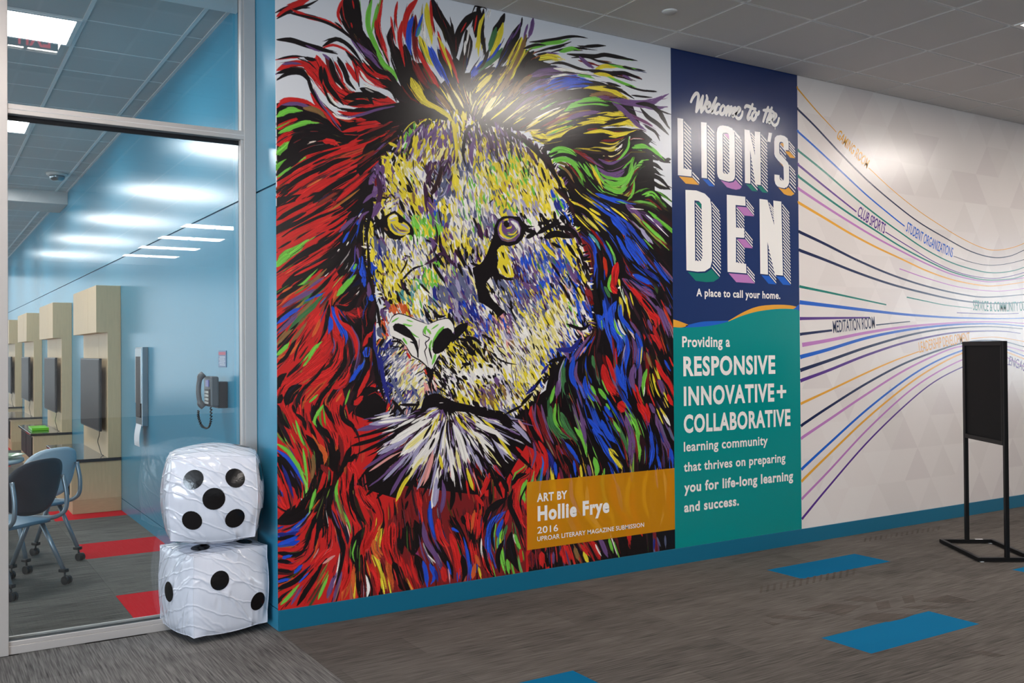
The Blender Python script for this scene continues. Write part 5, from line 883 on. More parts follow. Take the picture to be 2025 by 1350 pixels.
# ================= printed wall graphics =================
YM = D        # face of the vinyl
def S_of(X): # texture pixels per photo pixel at wall position X
    return (X*_f[0]+D*_f[1])*TEX/FPX
TEX = 440.; LX1 = 4.4767; LZ0, LZ1 = .112, H-.001
tw, th_ = int((LX1-X0)*TEX), int((LZ1-LZ0)*TEX)
def lion_map(P):
    P = np.atleast_2d(P); d = _f[None]+np.outer(P[:, 0]-1012.5, _r)/FPX-np.outer(P[:, 1]-675, _u)/FPX
    t = D/d[:, 1]; return np.stack([(d[:, 0]*t-X0)*TEX, (LZ1-CAMH-d[:, 2]*t)*TEX], 1)
img = paint_lion(tw, th_, lion_map, lambda px: S_of(wall_pt(px, 600)[0]))
im = bpy.data.images.new('lion_painting', tw, th_); buf = np.ones((th_, tw, 4), np.float32); buf[..., :3] = img[::-1]; im.pixels.foreach_set(buf.ravel()); im.update(); im.pack()
ml = vinyl('print_lion', (200, 200, 200)); nt = ml.node_tree; ti = nt.nodes.new('ShaderNodeTexImage'); ti.image = im; ti.extension = 'EXTEND'; nt.links.new(ti.outputs[0], nt.nodes['Principled BSDF'].inputs['Base Color'])
lion = thing('lion_mural', (X0, D, LZ0), label='large multicoloured painted lion face mural printed on the wall left of the blue panel', category='mural')
me = box((0, 0, 0), (LX1-X0, .005, LZ1-LZ0)); uv = me.uv_layers.new(name='uv')
for l in me.loops:
    c = me.vertices[l.vertex_index].co; uv.data[l.index].uv = (c.x/(LX1-X0), c.z/(LZ1-LZ0))
obj('mural_print', me, ml, lion)
def part(nm, me, m, parent, **k):       # print part: meshes are in wall metres, parent stands at its own base
    me.transform(Matrix.Translation(-parent.location)); return obj(nm, me, m, parent, **k)
M_tag = mat('print_orange_tint', (226, 148, 14), VR, alpha=.70, bump=VB)
part('credit_band', flat_wall([[(3.242, .247), (LX1, .247), (LX1, .676), (3.242, .676)]], D, .0008), M_tag, lion, label='translucent orange band with white lettering')
def wpx(x, y, ox, oy, sc): return wall_pt(ox+x/sc, oy+y/sc)
def txt(parent, s, bold, l, r_, top, fr, m=M_letter, y=D-.0016, **k):
    ox, oy, sc = fr; a = wpx(*l, ox, oy, sc); b = wpx(*r_, ox, oy, sc); t = wpx(l[0], top, ox, oy, sc); part('lettering', text_line(s, bold, a, b, t[1]-a[1], y, 1.0+bold*3.2), m, parent, **k)
fr = (940, 800, 3.375)
txt(lion, 'ART BY', .032, (410, 648), (612, 624), 592, fr); txt(lion, 'Hollie Frye', .045, (415, 773), (893, 712), 678, fr); txt(lion, '2016', .012, (413, 858), (551, 843), 812, fr); txt(lion, 'UPROAR LITERARY MAGAZINE SUBMISSION', .010, (412, 912), (1125, 812), 880, fr)
# welcome panel
BX0, BX1 = LX1, 5.7743
ban = thing('welcome_panel', (BX0, D, LZ0), label='navy and teal welcome panel with white lettering between the lion and the striped wall', category='sign')
part('navy_print', box((BX0+.0004, D, LZ0), (BX1, D+.005, LZ1)), M_navy, ban)
W1 = (1300, 580, 2.5)
wave = wp('76,168 160,168 260,160 340,142 420,110 500,88 600,76 680,78 702,88', *W1)
wave[0] = (BX0+.0004, wave[0][1]); wave[-1] = (BX1, wave[-1][1]); wave = [tuple(p[:2]) for p in curve_pts([(a, b, 0) for a, b in wave], 5)]
part('teal_print', flat_wall([[(BX0+.0004, LZ0)]+wave+[(BX1, LZ0)]], D, .0006), M_teal, ban)
def band(top, bot, mm, y=.0003, nm='wave_stripe'):
    a = [tuple(p[:2]) for p in curve_pts([(p[0], p[1], 0) for p in wp(top, *W1)], 5)]; b = [tuple(p[:2]) for p in curve_pts([(p[0], p[1], 0) for p in wp(bot, *W1)], 5)]
    part(nm, flat_wall([a+b[::-1]], D, y), mm, ban)
band('78,128 110,138 152,154', '78,166 120,168 152,160', M_or); band('140,158 220,140 300,136 360,134', '140,172 220,170 300,160 360,140', M_bl)
band('350,136 430,90 500,64 580,56 650,58 690,66', '350,142 430,112 500,94 580,80 650,80 690,82', M_or, .0004); band('660,82 680,72 699,54', '660,90 680,88 699,92', M_bl, .0005)
# big block letters with hatched relief
LF1, LF2 = (1320, 230, 7.788), (1300, 80, 2.411)
def clean(P, snap=.012):
    return P
LET = [
 ('150,25 238,40 245,805 368,822 368,928 158,905', None, LF1, M_or), ('512,88 600,98 607,955 522,945', None, LF1, M_bl),
 ('755,250 770,180 800,148 850,140 930,155 990,185 1020,225 1030,275 1040,900 1030,960 1000,995 940,1005 870,990 800,965 775,930 762,870', '845,275 855,254 900,250 932,265 945,300 950,855 940,880 910,890 870,882 852,855', LF1, M_mv),
 ('1183,200 1260,215 1345,600 1340,232 1425,242 1435,1060 1352,1048 1270,520 1275,1035 1190,1025', None, LF1, M_gn),
 ('1863,525 1785,515 1785,430 1775,402 1745,390 1722,402 1716,440 1720,560 1740,600 1800,655 1850,710 1868,760 1872,1020 1850,1075 1800,1106 1740,1097 1690,1077 1660,1040 1645,980 1645,895 1722,905 1725,960 1738,985 1765,996 1785,985 1790,955 1785,785 1770,745 1700,680 1655,620 1642,580 1640,390 1650,330 1680,297 1740,288 1800,305 1845,340 1862,400', None, LF1, M_or),
 ('133,712 185,715 225,730 250,755 257,790 260,1050 252,1082 225,1100 190,1102 138,1095', '176,762 197,765 210,780 214,1035 205,1052 180,1050', LF2, M_gn),
 ('330,735 418,745 420,788 372,784 375,892 413,896 413,941 374,938 374,1058 422,1065 424,1110 334,1103', None, LF2, M_mv),
 ('486,755 524,760 556,880 552,763 590,768 598,1120 560,1117 524,960 527,1116 490,1112', None, LF2, M_bl)]
for outer, inner, fr, cm in LET:
    O = wp(outer, *fr); I = wp(inner, *fr) if inner else None
    if fr is LF1: e = np.array([.074, -.053])
    else: e = np.array([.088, -.072])
    rings = [(np.array(O), 1)]+([(np.array(I), -1)] if I else [])
    face_polys = []
    if I:      # ring as quads by nearest-angle bridging
        bm = bmesh.new(); vo = [bm.verts.new((p[0], D-.0016, p[1])) for p in O]; vi = [bm.verts.new((p[0], D-.0016, p[1])) for p in I]
        eo = [bm.edges.new((vo[i], vo[(i+1) % len(vo)])) for i in range(len(vo))]; ei = [bm.edges.new((vi[i], vi[(i+1) % len(vi)])) for i in range(len(vi))]
        bmesh.ops.triangle_fill(bm, use_beauty=True, edges=eo+ei)
        for f in bm.faces:
            f.normal_update()
            if f.normal.y > 0: f.normal_flip()
        me = bpy.data.meshes.new('m'); bm.to_mesh(me); bm.free()
    else: me = flat_wall([O], D, .0016)
    part('block_letter', me, M_letter, ban)
    cols, hat, last = [], [], None
    for R, sg in rings:
        area2 = sum(R[i][0]*R[(i+1) % len(R)][1]-R[(i+1) % len(R)][0]*R[i][1] for i in range(len(R))); cc = 1 if area2 > 0 else -1
        for i in range(len(R)):
            a, b = R[i], R[(i+1) % len(R)]; dd = b-a; L_ = np.hypot(*dd)
            if L_ < 1e-4: continue
            n = np.array([dd[1], -dd[0]])/L_*cc*sg
            if n@e <= .006: continue
            if abs(n[1]) > .55 and n[1] < 0:
                if last == (id(R), i-1): cols[-1].append([a+e*.14, b+e*.14, b+e, a+e])
                else: cols.append([[a+e*.14, b+e*.14, b+e, a+e]])
                last = (id(R), i)
            else:
                m_ = max(1, int(round(L_/.0245)))
                for k in range(m_):
                    q = a+dd*(k+.5)/m_; w = np.array([0, .0052]); hat.append([q+e*.12-w, q+e-w, q+e+w, q+e*.12+w])
    for cq in cols: part('letter_underside', flat_wall(cq, D, .0008), cm, ban)
    if hat: part('letter_hatching', flat_wall(hat, D, .0010), M_letter, ban, kind='stuff')
AP = wp('1556,250 1610,258 1582,398 1535,388', *LF1); part('apostrophe', flat_wall([AP], D, .0016), M_letter, ban)
# brush script
def ribbon(P, w, y, th=.0012):
    P = np.array(P); t = np.gradient(P, axis=0); t /= np.maximum(np.hypot(*t.T)[:, None], 1e-9); n = np.stack([-t[:, 1], t[:, 0]], 1); k = len(P)
    ww = (w if np.ndim(w) else np.full(k, w))*.5; a, b = P+n*ww[:, None], P-n*ww[:, None]; v = [(p[0], y-th, p[1]) for p in list(a)+list(b)]
    f = [(i, k+i, k+i+1, i+1) for i in range(k-1)]
    me = me_from(v, f); bm = bmesh.new(); bm.from_mesh(me)
    for q in bm.faces:
        q.normal_update()
        if q.normal.y > 0: q.normal_flip()
    bm.to_mesh(me); bm.free(); return me
def join_me(ms):
    bm = bmesh.new()
    for m in ms: bm.from_mesh(m)
    me = bpy.data.meshes.new('m'); bm.to_mesh(me); bm.free(); return me
SCR = ['155,400 190,320 240,250 280,240 300,290 285,400 265,520 255,590', '262,585 310,480 350,380 385,285', '385,285 365,400 350,520 350,600', '350,600 400,520 440,420 465,340 455,280|440,500 500,490 520,440 500,412 465,430 445,500 450,570 490,590 530,560|530,560 590,440 640,320|640,320 600,420 560,530 550,600 590,580 620,540|700,450 665,445 625,510 612,590 640,620 680,595|770,465 725,520 712,600 740,635 785,600 800,510 770,465|830,530 870,480|870,480 845,570 822,655|830,620 880,540 925,490|925,490 905,570 880,660|890,640 940,550 1000,505|1000,505 975,600 945,675 985,660|985,650 1050,600 1090,545 1065,510 1025,560 1005,650 1040,715 1090,710 1125,650 1137,585|1330,445 1290,550 1240,680 1245,735 1300,690|1180,510 1210,477 1270,492 1340,530 1385,532|1380,578 1330,625 1312,700 1335,742 1380,705 1402,630 1378,578|1385,650 1430,630 1452,582|1625,500 1580,620 1530,775|1535,560 1600,562 1680,572 1735,605|1695,510 1650,640 1595,790|1600,745 1650,660 1690,640|1690,640 1665,720 1640,795 1680,780|1685,770 1740,725 1778,665 1762,632 1722,660 1690,740 1702,810 1750,848 1800,810 1830,712|1755,850 1757,930']
ms = []
for ln in SCR:
    for s in ln.split('|'):
        P = [p[:2] for p in [tuple(q) for q in curve_pts([(a, b, 0) for a, b in wp(s, 1350, 160, 9.643)], 6)]]
        P = np.array([(p[0], p[1]) for p in P]); n = len(P); t = np.linspace(0, 1, n); w = (.0250 if s != '1755,850 1757,930' else .004)*(.78+.3*np.sin(np.pi*t))
        ms.append(ribbon(P, w, D, .0012+.00003*len(ms)))
        if s != '1755,850 1757,930':
            for q, ww in ((P[0], w[0]), (P[-1], w[-1])): ms.append(flat_wall([[(q[0]+ww/2*math.cos(a), q[1]+ww/2*math.sin(a)) for a in np.linspace(0, 2*math.pi, 10)[:-1]]], D, .0012+.00003*len(ms)))
part('script_lettering', join_me(ms), M_letter, ban)
txt(ban, 'A place to call your home.', .026, (185, 1217), (585, 1232), 1180, LF2)
for s, b, l, r_, t in (('Providing a', .026, (122, 267), (358, 259), 214), ('RESPONSIVE', .034, (128, 407), (582, 391), 312), ('INNOVATIVE', .034, (130, 553), (577, 529), 460), ('COLLABORATIVE', .034, (130, 690), (657, 647), 602),
                       ('learning community', .02, (130, 783), (545, 744), 735), ('that thrives on preparing', .022, (130, 882), (632, 829), 836), ('you for life-long learning', .03, (132, 984), (670, 920), 934), ('and success.', .03, (132, 1080), (402, 1046), 1032)):
    txt(ban, s, b, l, r_, t, W1)
pl = wpx(613, 485, *W1); part('plus_sign', flat_wall([[(pl[0]-.052, pl[1]-.012), (pl[0]+.052, pl[1]-.012), (pl[0]+.052, pl[1]+.012), (pl[0]-.052, pl[1]+.012)]], D, .0012), M_letter, ban); part('plus_sign', flat_wall([[(pl[0]-.012, pl[1]-.05), (pl[0]+.012, pl[1]-.05), (pl[0]+.012, pl[1]+.05), (pl[0]-.012, pl[1]+.05)]], D, .0013), M_letter, ban)
# striped wall graphic
sw = thing('stripe_mural', (BX1, D, LZ0), label='pale wall graphic of converging coloured stripes with small words on the right', category='mural')
part('pale_print', box((BX1+.0004, D, LZ0), (13.5, D+.005, LZ1)), M_white_print, sw)
rng = random.Random(5); tri = [[], [], []]; tb, thh = .36, .27
for r_ in range(13):
    z0 = LZ0+r_*thh; z1 = min(z0+thh, LZ1-.001)
    if z1-z0 < thh*.98: continue
    for c in range(46):
        x = BX1+.02+c*tb/2
        if x+tb > 13.4 or rng.random() < .42: continue
        up_ = (c+r_) % 2 == 0; P = [(x, z0), (x+tb, z0), (x+tb/2, z1)] if up_ else [(x, z1), (x+tb, z1), (x+tb/2, z0)]
        tri[rng.randrange(3)].append(P)
for k in range(3): part('triangle_pattern', flat_wall(tri[k], D, .0001+.00005*k), M_tri[k], sw, kind='stuff')
C3, C4 = (1560, 140, 2.935), (1560, 540, 2.596)
LN = [(C3, M_or, 11, 4.5, '38,88 150,220 275,355'), (C3, M_or, 4.5, 3, '462,562 600,690 750,810 900,910 1000,970 1100,1018 1180,1040 1270,1032 1365,1000 1480,930'),
 (C3, M_nv, 13, 3, '38,210 150,320 300,480 450,630 600,760 750,875 900,965 1050,1045 1180,1082 1280,1075 1365,1040 1480,985'), (C3, M_bl, 13, 7, '38,340 150,440 300,580 450,720 600,845 672,902'), (C3, M_nv, 3.5, 3, '955,1075 1050,1108 1150,1127 1250,1122 1365,1095 1480,1050'),
 (C3, M_gn, 13, 3, '38,450 200,580 350,710 500,830 650,940 800,1040 950,1115 1100,1160 1200,1172 1300,1160 1365,1140 1480,1100'), (C3, M_pu, 14, 8, '38,532 200,665 300,745 392,818'), (C3, M_pu, 6, 3, '560,935 700,1022 850,1112 1000,1175 1150,1203 1250,1198 1365,1170 1480,1130'),
 (C3, M_gn, 14, 3, '38,600 200,722 350,828 500,925 650,1020 800,1100 950,1168 1100,1207 1200,1214 1300,1205 1365,1187 1480,1150'), (C3, M_mv, 16, 3, '38,672 200,780 350,875 500,965 650,1045 800,1120 950,1182 1100,1217 1200,1223 1365,1200 1480,1170'),
 (C3, M_or, 16, 3, '38,754 200,850 350,940 500,1020 650,1090 800,1160 950,1212 1100,1242 1200,1247 1365,1225 1480,1200'), (C3, M_nv, 18, 3, '38,924 200,1000 400,1100 600,1185 800,1250 1000,1296 1150,1313 1365,1297 1480,1280'),
 (C3, M_nv, 18, 3, '38,1032 200,1093 400,1172 600,1240 800,1292 950,1325 1100,1345 1250,1350 1365,1342 1480,1330'), (C3, M_mv, 6, 3, '642,1148 800,1203 1000,1257 1200,1278 1365,1262 1480,1240'), (C4, M_gn, 6, 3, '605,123 700,143 800,163 940,180'),
 (C4, M_gn, 13, 6, '44,66 200,98 350,130 500,162'), (C4, M_bl, 20, 3, '46,148 200,166 400,190 600,212 800,226 950,231 1100,233 1300,228'), (C4, M_pu, 15, 7, '50,233 250,230 413,228'), (C4, M_nv, 14, 10, '50,314 222,293'), (C4, M_nv, 6, 4, '447,266 540,256 622,248'), (C4, M_pu, 4, 3, '862,203 1000,208 1080,209 1180,206'),
 (C4, M_mv, 20, 3, '68,368 200,345 400,305 600,275 800,258 950,250 1100,251 1300,264'), (C4, M_bl, 20, 3, '54,431 200,392 400,332 600,292 800,268 950,260 1100,262 1300,282'), (C4, M_nv, 18, 3, '56,499 200,450 400,380 600,322 750,292 900,277 1050,275 1200,285'), (C4, M_pu, 17, 3, '56,553 200,500 400,420 600,355 800,312 950,298 1100,298 1190,309'),
 (C4, M_or, 13, 5, '58,671 200,605 400,510 550,445 667,402'), (C4, M_or, 3, 3, '935,335 1050,328 1150,340 1300,370'), (C4, M_nv, 15, 3, '58,785 200,690 400,565 600,460 800,385 900,357 1000,345 1100,350 1207,378 1300,410'), (C4, M_mv, 15, 3, '58,850 200,755 400,620 600,495 800,400 900,372 1000,362 1100,372 1207,400 1300,432'),
 (C4, M_bl, 15, 3, '62,1008 200,880 400,700 600,545 750,455 900,393 1000,378 1100,386 1207,425 1300,465'), (C4, M_or, 14, 3, '62,1070 200,935 400,745 600,580 750,480 900,407 1000,390 1100,400 1207,440 1300,485'), (C4, M_mv, 13, 3, '64,1160 200,1020 400,805 600,620 750,515 900,440 1000,415 1100,425 1207,480 1300,530'), (C4, M_pu, 13, 3, '66,1262 200,1100 400,870 600,675 750,555 900,478 1000,450 1130,470')]
n_ = 0
for fr, mm, w0, w1, s in LN:
    q = wp(s, *fr); P = np.array([(p[0], p[1]) for p in curve_pts([(a, b, 0) for a, b in q], 10)]); P[:, 0] = np.maximum(P[:, 0], BX1+.002)
    px = np.array([float(t.split(',')[0]) for t in s.split()]); n = len(P); t = np.linspace(0, 1, n); dep = (P[:, 0]*_f[0]+D*_f[1])
    w = (w0+(w1-w0)*t**.7)/fr[2]*dep/FPX*1.12; n_ += 1
    part('stripe', ribbon(P, w, D, .0005+.00001*n_), mm, sw)
def tpath(s, bold, path, cap, fr, m):
    q = wp(path, *fr); P = [(p[0], p[1]) for p in curve_pts([(a, b, 0) for a, b in q], 6)]; part('lettering', text_path(s, bold, P, cap, D-.0006), m, sw)
tpath('GAMING ROOM', .018, '275,385 330,445 400,515 452,567', .085, C3, M_or); tpath('CLUB SPORTS', .018, '395,838 470,893 553,945', .09, C3, M_pu); tpath('STUDENT ORGANIZATIONS', .012, '678,928 760,985 850,1037 948,1082', .09, C3, M_bl)
tpath('MEDITATION ROOM', .012, '228,306 335,293 442,281', .1, C4, M_nv); tpath('LEADERSHIP DEVELOPMENT', .006, '670,408 760,385 850,367 930,353', .095, C4, M_or); tpath('SERVICE & COMMUNITY OUTREACH', .006, '945,189 1050,196 1150,196 1290,186', .095, C4, M_gn); tpath('ENGAGEMENT', .006, '1128,470 1180,490 1235,518 1290,552', .09, C4, M_pu)

# ================= inflatable dice =================
def die_mesh(L, bulge, n=26):
    bm = bmesh.new(); h = L/2
    def pos(v):
        v = Vector(v); s = v.normalized()*h*1.27; p = v*h; q = p.lerp(s, bulge)
        a = sorted([abs(c) for c in v]); e = max(0., (a[1]-.82)/.18)         # seam pinch toward the edges
        q *= 1-.030*e*(1-max(0, (a[0]-.7)/.3)); return q
    for ax in range(3):
        for sg in (-1, 1):
            g_ = [[None]*(n+1) for _ in range(n+1)]
            for i in range(n+1):
                for j in range(n+1):
                    u, v = math.sin((i/n*2-1)*math.pi/2*.92)/math.sin(math.pi/2*.92), math.sin((j/n*2-1)*math.pi/2*.92)/math.sin(math.pi/2*.92); c = [0, 0, 0]; c[ax] = sg; c[(ax+1) % 3] = u; c[(ax+2) % 3] = v
                    g_[i][j] = bm.verts.new(pos(c))
            for i in range(n):
                for j in range(n):
                    q = [g_[i][j], g_[i+1][j], g_[i+1][j+1], g_[i][j+1]]
                    bm.faces.new(q if sg > 0 else q[::-1])
    bmesh.ops.remove_doubles(bm, verts=bm.verts, dist=1e-5)
    me = bm_me(bm, True); return me, pos
def die(name, L, bulge, loc, rz, tilt, faces, label):
    t = thing(name, loc, rz, label=label, category='inflatable die'); t.rotation_euler = (tilt[0], tilt[1], rz)
    me, pos = die_mesh(L, bulge); b = obj('body', me, M_dice, t)
    for v in me.vertices: v.co.z += L/2*1.1
    rp = .108
    for ax, sg, pips in faces:
        for (u0, v0) in pips:
            vs, fs = [], []; K, Rr = 22, 6
            for i in range(Rr+1):
                for k in range(K):
                    a = 2*math.pi*k/K; r0 = rp*2*i/Rr*.98; u, v = u0+r0*math.cos(a), v0+r0*math.sin(a); c = [0, 0, 0]; c[ax] = sg; c[(ax+1) % 3] = u; c[(ax+2) % 3] = v
                    p = pos(c); nn = p.normalized(); p = p+nn*.0022; p.z += L/2*1.1; vs.append(p)
            for i in range(Rr):
                for k in range(K):
                    q = [i*K+k, i*K+(k+1) % K, (i+1)*K+(k+1) % K, (i+1)*K+k]; fs.append(q if sg < 0 else q[::-1])
            pm = me_from(vs, fs, smooth=True); bm = bmesh.new(); bm.from_mesh(pm); bmesh.ops.remove_doubles(bm, verts=bm.verts, dist=1e-6); obj('pip', bm_me(bm, True), M_pip, t)
    # welded seams along the twelve edges
    bm = bmesh.new()
    for ax in range(3):
        for s1 in (-1, 1):
            for s2 in (-1, 1):
                P = []
                for k in range(25):
                    c = [0, 0, 0]; c[ax] = -1+2*k/24; c[(ax+1) % 3] = s1; c[(ax+2) % 3] = s2; p = pos(c); p.z += L/2*1.1; P.append(p*1.0)
                add_tube(bm, P, .0022, 5)
    obj('seam', bm_me(bm), M_dice, t); return t
a1 = math.atan2(.089, .453)
# faces: axis 0 = x, 1 = y, 2 = z ; in-plane coordinates follow (axis+1, axis+2)
ctr = (1.172+.226*math.cos(a1)-.226*math.sin(a1), 4.979+.226*math.sin(a1)+.226*math.cos(a1))
die('inflatable_die', .458, .34, (ctr[0]+.002, ctr[1]-.008, -.002), a1, (0, 0), [(1, -1, [(.30, -.34), (-.34, .60)]), (0, -1, [(0, 0)]), (2, 1, [(-.56, -.5), (.5, -.56), (-.5, .5), (.5, .5)])], 'lower white inflatable die standing on the carpet against the glass, two dots facing front')
die('inflatable_die', .478, .46, (1.338, 5.20, .487), -.235, (0, .012), [(1, -1, [(.43, -.41), (.43, .43), (-.42, -.43), (-.42, .43), (.02, 0)]), (0, 1, [(-.55, .5), (0, .5), (.55, .5), (-.55, -.5), (0, -.5), (.55, -.5)]), (2, 1, [(.6, .1)])], 'upper white inflatable die stacked on the other, five dots facing front')

# ================= black floor sign stand =================
pa, pb = Vector((6.815, 4.30, 0)), Vector((6.455, 3.775, 0)); ux = (pa-pb).normalized(); un = Vector((ux.y, -ux.x, 0)); wd = (pa-pb).length
st = thing('sign_stand', (pa+pb)/2, math.atan2(ux.y, ux.x), label='black metal floor sign stand with an empty black board in front of the striped wall', category='sign stand')
hw = wd/2
for sx in (-1, 1): obj('post', box((sx*hw-.014, -.014, .03), (sx*hw+.014, .014, 1.55), .002), M_black, st)
bm = bmesh.new()
for z in (.83, 1.535): add_box(bm, (-hw+.013, -.016, z-.016), (hw-.013, .016, z+.016), .002)
for sx in (-1, 1): add_box(bm, (sx*(hw-.022)-.008, -.016, .84), (sx*(hw-.022)+.008, .016, 1.53), .001)
obj('sign_frame', bm_me(bm), M_black, st); obj('sign_board', box((-hw+.028, -.006, .84), (hw-.028, .006, 1.52)), M_blackboard, st)
for sy in (-1, 1): obj('base_bar', box((-hw-.014, sy*.19-.014, .006), (hw+.014, sy*.19+.014, .032), .002), M_black, st)
for sx in (-1, 1): obj('base_bar', box((sx*hw-.014, -.176, .006), (sx*hw+.014, .176, .032), .002), M_black, st)
for sx in (-1, 1):
    for sy in (-1, 1): f_ = obj('glide', box((-.012, -.012, 0), (.012, .012, .007), .001), M_sprk, st); f_.location = (sx*hw, sy*.175, 0)
o = obj('sticker', box((-.028, -.010, 0), (.028, .010, .0006)), M_paper, st, label='small white sticker'); o.location = (hw, -.09, .0322); o.rotation_euler = (0, 0, math.pi/2)

# ================= ceiling bits =================
t = thing('sprinkler_cap', (3.983, 4.46, H-.012), label='round white sprinkler cover in the hall ceiling near the mural', category='sprinkler'); obj('cover', lathe([(0, 0), (.043, 0), (.046, .004), (.046, .008)]), M_sprk, t); obj('collar', lathe([(.03, .008), (.05, .008), (.05, .014)]), M_grid, t)
t = thing('smoke_detector', (1.36, 12.2, HI+.004), label='round smoke detector on the glazed room ceiling beside the blue wall', category='smoke detector')
obj('detector_base', lathe([(.0, -.03), (.10, -.03), (.115, -.02), (.118, 0)]), M_sprk, t); obj('detector_head', lathe([(.0, -.088), (.055, -.086), (.078, -.07), (.085, -.045), (.085, -.03)]), M_steel, t)
# exit sign of the hall, mirrored in the glass
ex = thing('exit_sign', (.58, 4.14, 3.46), label='hanging exit sign with red letters, seen mirrored in the glass at the upper left', category='exit sign')
M_smoke = mat('smoked_acrylic', (40, 44, 48), .2, spec=.3)
obj('sign_panel', box((-.18, -.006, 0), (.175, .006, .15), .004), M_smoke, ex); obj('sign_mount', box((-.19, -.018, .15), (.185, .018, H-3.46-.002), .003), M_alu, ex)
me = letter_mesh('EXIT', .02, lambda a, b: (.13-.21*a, .014+b*.125), 0, 0); 
for v in me.vertices: v.co.y = .0085
obj('exit_letters', me, M_red, ex)

# ================= glazed room furniture =================
def unit(y0, first):
    t = thing('media_unit', (X0, y0, 0), category='media unit', label='', group='wooden media units along the blue wall')
    L_ = 1.58
    obj('back_panel', box((-.12, .0, .51), (-.001, L_, 1.71), .002), M_wood, t)
    obj('upper_box', box((-.221, 0, 1.708), (-.001, L_, 2.159), .002), M_wood, t)
    bm = bmesh.new(); add_box(bm, (-.2215, L_*.33, 1.71), (-.2208, L_*.33+.003, 2.157)); add_box(bm, (-.1206, L_*.33, .52), (-.1198, L_*.33+.003, 1.70)); obj('panel_joint', bm_me(bm), M_wood2, t)
    obj('countertop', box((-.475, -.012, .482), (-.001, 1.74, .512), .004), M_counter, t)
    ch = obj('cabinet', box((-.44, 0, .13), (-.001, 1.72, .482), .002), M_wood, t)
    obj('plinth', box((-.43, .0, 0), (-.001, 1.72, .13), .002), M_wood2, t)
    bm = bmesh.new(); add_box(bm, (-.446, .12, .17), (-.438, 1.6, .46)); obj('shelf_shade_slab', bm_me(bm), M_gasket, ch)  # solid black slab stands in for the shade inside the shelf
    for k in range(2):
        dr = obj('glass_door', box((-.452, .13+k*.74, .18), (-.447, .83+k*.74, .45), .001), M_tvs, ch)
    return t
def tv(y0):
    t = thing('television', (X0-.2, y0, .76), category='television', label='', group='televisions on the media units')
    obj('casing', box((.012, 0, 0), (.038, 1.22, .70), .004), M_tvb, t); obj('screen', box((.009, .012, .014), (.0125, 1.208, .686)), M_tvs, t)
    br = obj('wall_bracket', box((.038, .45, .2), (.079, .78, .5), .002), M_tvb, t)
    obj('power_cord', tube(curve_pts([(.05, .24, .02), (.052, .26, -.05), (.05, .34, -.12), (.056, .28, -.18), (.062, .2, -.235), (.074, .17, -.245)], 6), .0035, 6), M_blackpl, t); return t
ulab = ['maple media unit nearest the glass screen, with light wood tower and dark counter', 'second maple media unit along the blue wall, with a green box on its counter', 'third maple media unit from the glass screen, partly behind the second', 'fourth maple media unit, at the left edge of the glass pane', 'last maple media unit, far down the blue wall']
tlab = ['flat television on the media unit nearest the glass screen', 'flat television on the second media unit along the blue wall', 'flat television on the third media unit from the glass screen', 'flat television on the fourth media unit at the left edge of the pane', 'flat television on the last media unit far down the wall']
def dup(o, parent=None):
    c = o.copy(); COL.objects.link(c)
    if parent: c.parent = parent
    for q in list(o.children): dup(q, c)
    return c
u0, t0 = unit(9.70, True), tv(9.765)
for n in range(4):
    u = u0 if n == 0 else dup(u0); v = t0 if n == 0 else dup(t0); u.location.y = 9.70+3.482*n; v.location.y = 9.765+3.482*n; u['label'] = ulab[n]; v['label'] = tlab[n]
t = thing('green_box', (1.32, 13.9, .5125), label='slim bright green case lying on the second media counter', category='case'); M_green = mat('green_plastic', (120, 220, 40), .35)
obj('case_body', box((-.10, -.24, 0), (.10, .24, .026), .005), M_green, t); obj('case_lid', box((-.101, -.241, .026), (.101, .241, .034), .003), M_green, t)
# chairs
def superell(a, b, th, e=2.6): return a*math.copysign(abs(math.cos(th))**(2/e), math.cos(th)), b*math.copysign(abs(math.sin(th))**(2/e), math.sin(th))
def shell(w, h, bow, dish, thick, n=36, rings=7):
    """curved rounded plate in local x (width) and z (height), bowed along y"""
    bm = bmesh.new(); lay = []
    for side in (0, 1):
        L_ = []
        for r in range(rings+1):
            row = []
            for k in range(n):
                x, z = superell(w/2*r/rings, h/2*r/rings, 2*math.pi*k/n); e = (r/rings)
                y = -bow*(x/(w/2))**2-dish*(z/(h/2))*.5+(thick if side else 0)*(1-.0*e)
                row.append(bm.verts.new((x, y, z)))
            L_.append(row)
        lay.append(L_)
    for si, L_ in enumerate(lay):
        for a, b in zip(L_[:-1], L_[1:]):
            for k in range(n): 
                q = (a[k], a[(k+1) % n], b[(k+1) % n], b[k])
                try: bm.faces.new(q if si else q[::-1])
                except ValueError: pass
    for k in range(n): bm.faces.new((lay[0][-1][k], lay[0][-1][(k+1) % n], lay[1][-1][(k+1) % n], lay[1][-1][k]))
    bmesh.ops.remove_doubles(bm, verts=bm.verts, dist=1e-5); return bm_me(bm, True)
M_shell_l = mat('chair_shell_light', (198, 212, 222), .35, bump=(300, .03)); M_shell_shade = mat('chair_shell_shade', (56, 58, 66), .5, bump=(300, .03))  # darkest shell has the shade on the near chair's back in its colour
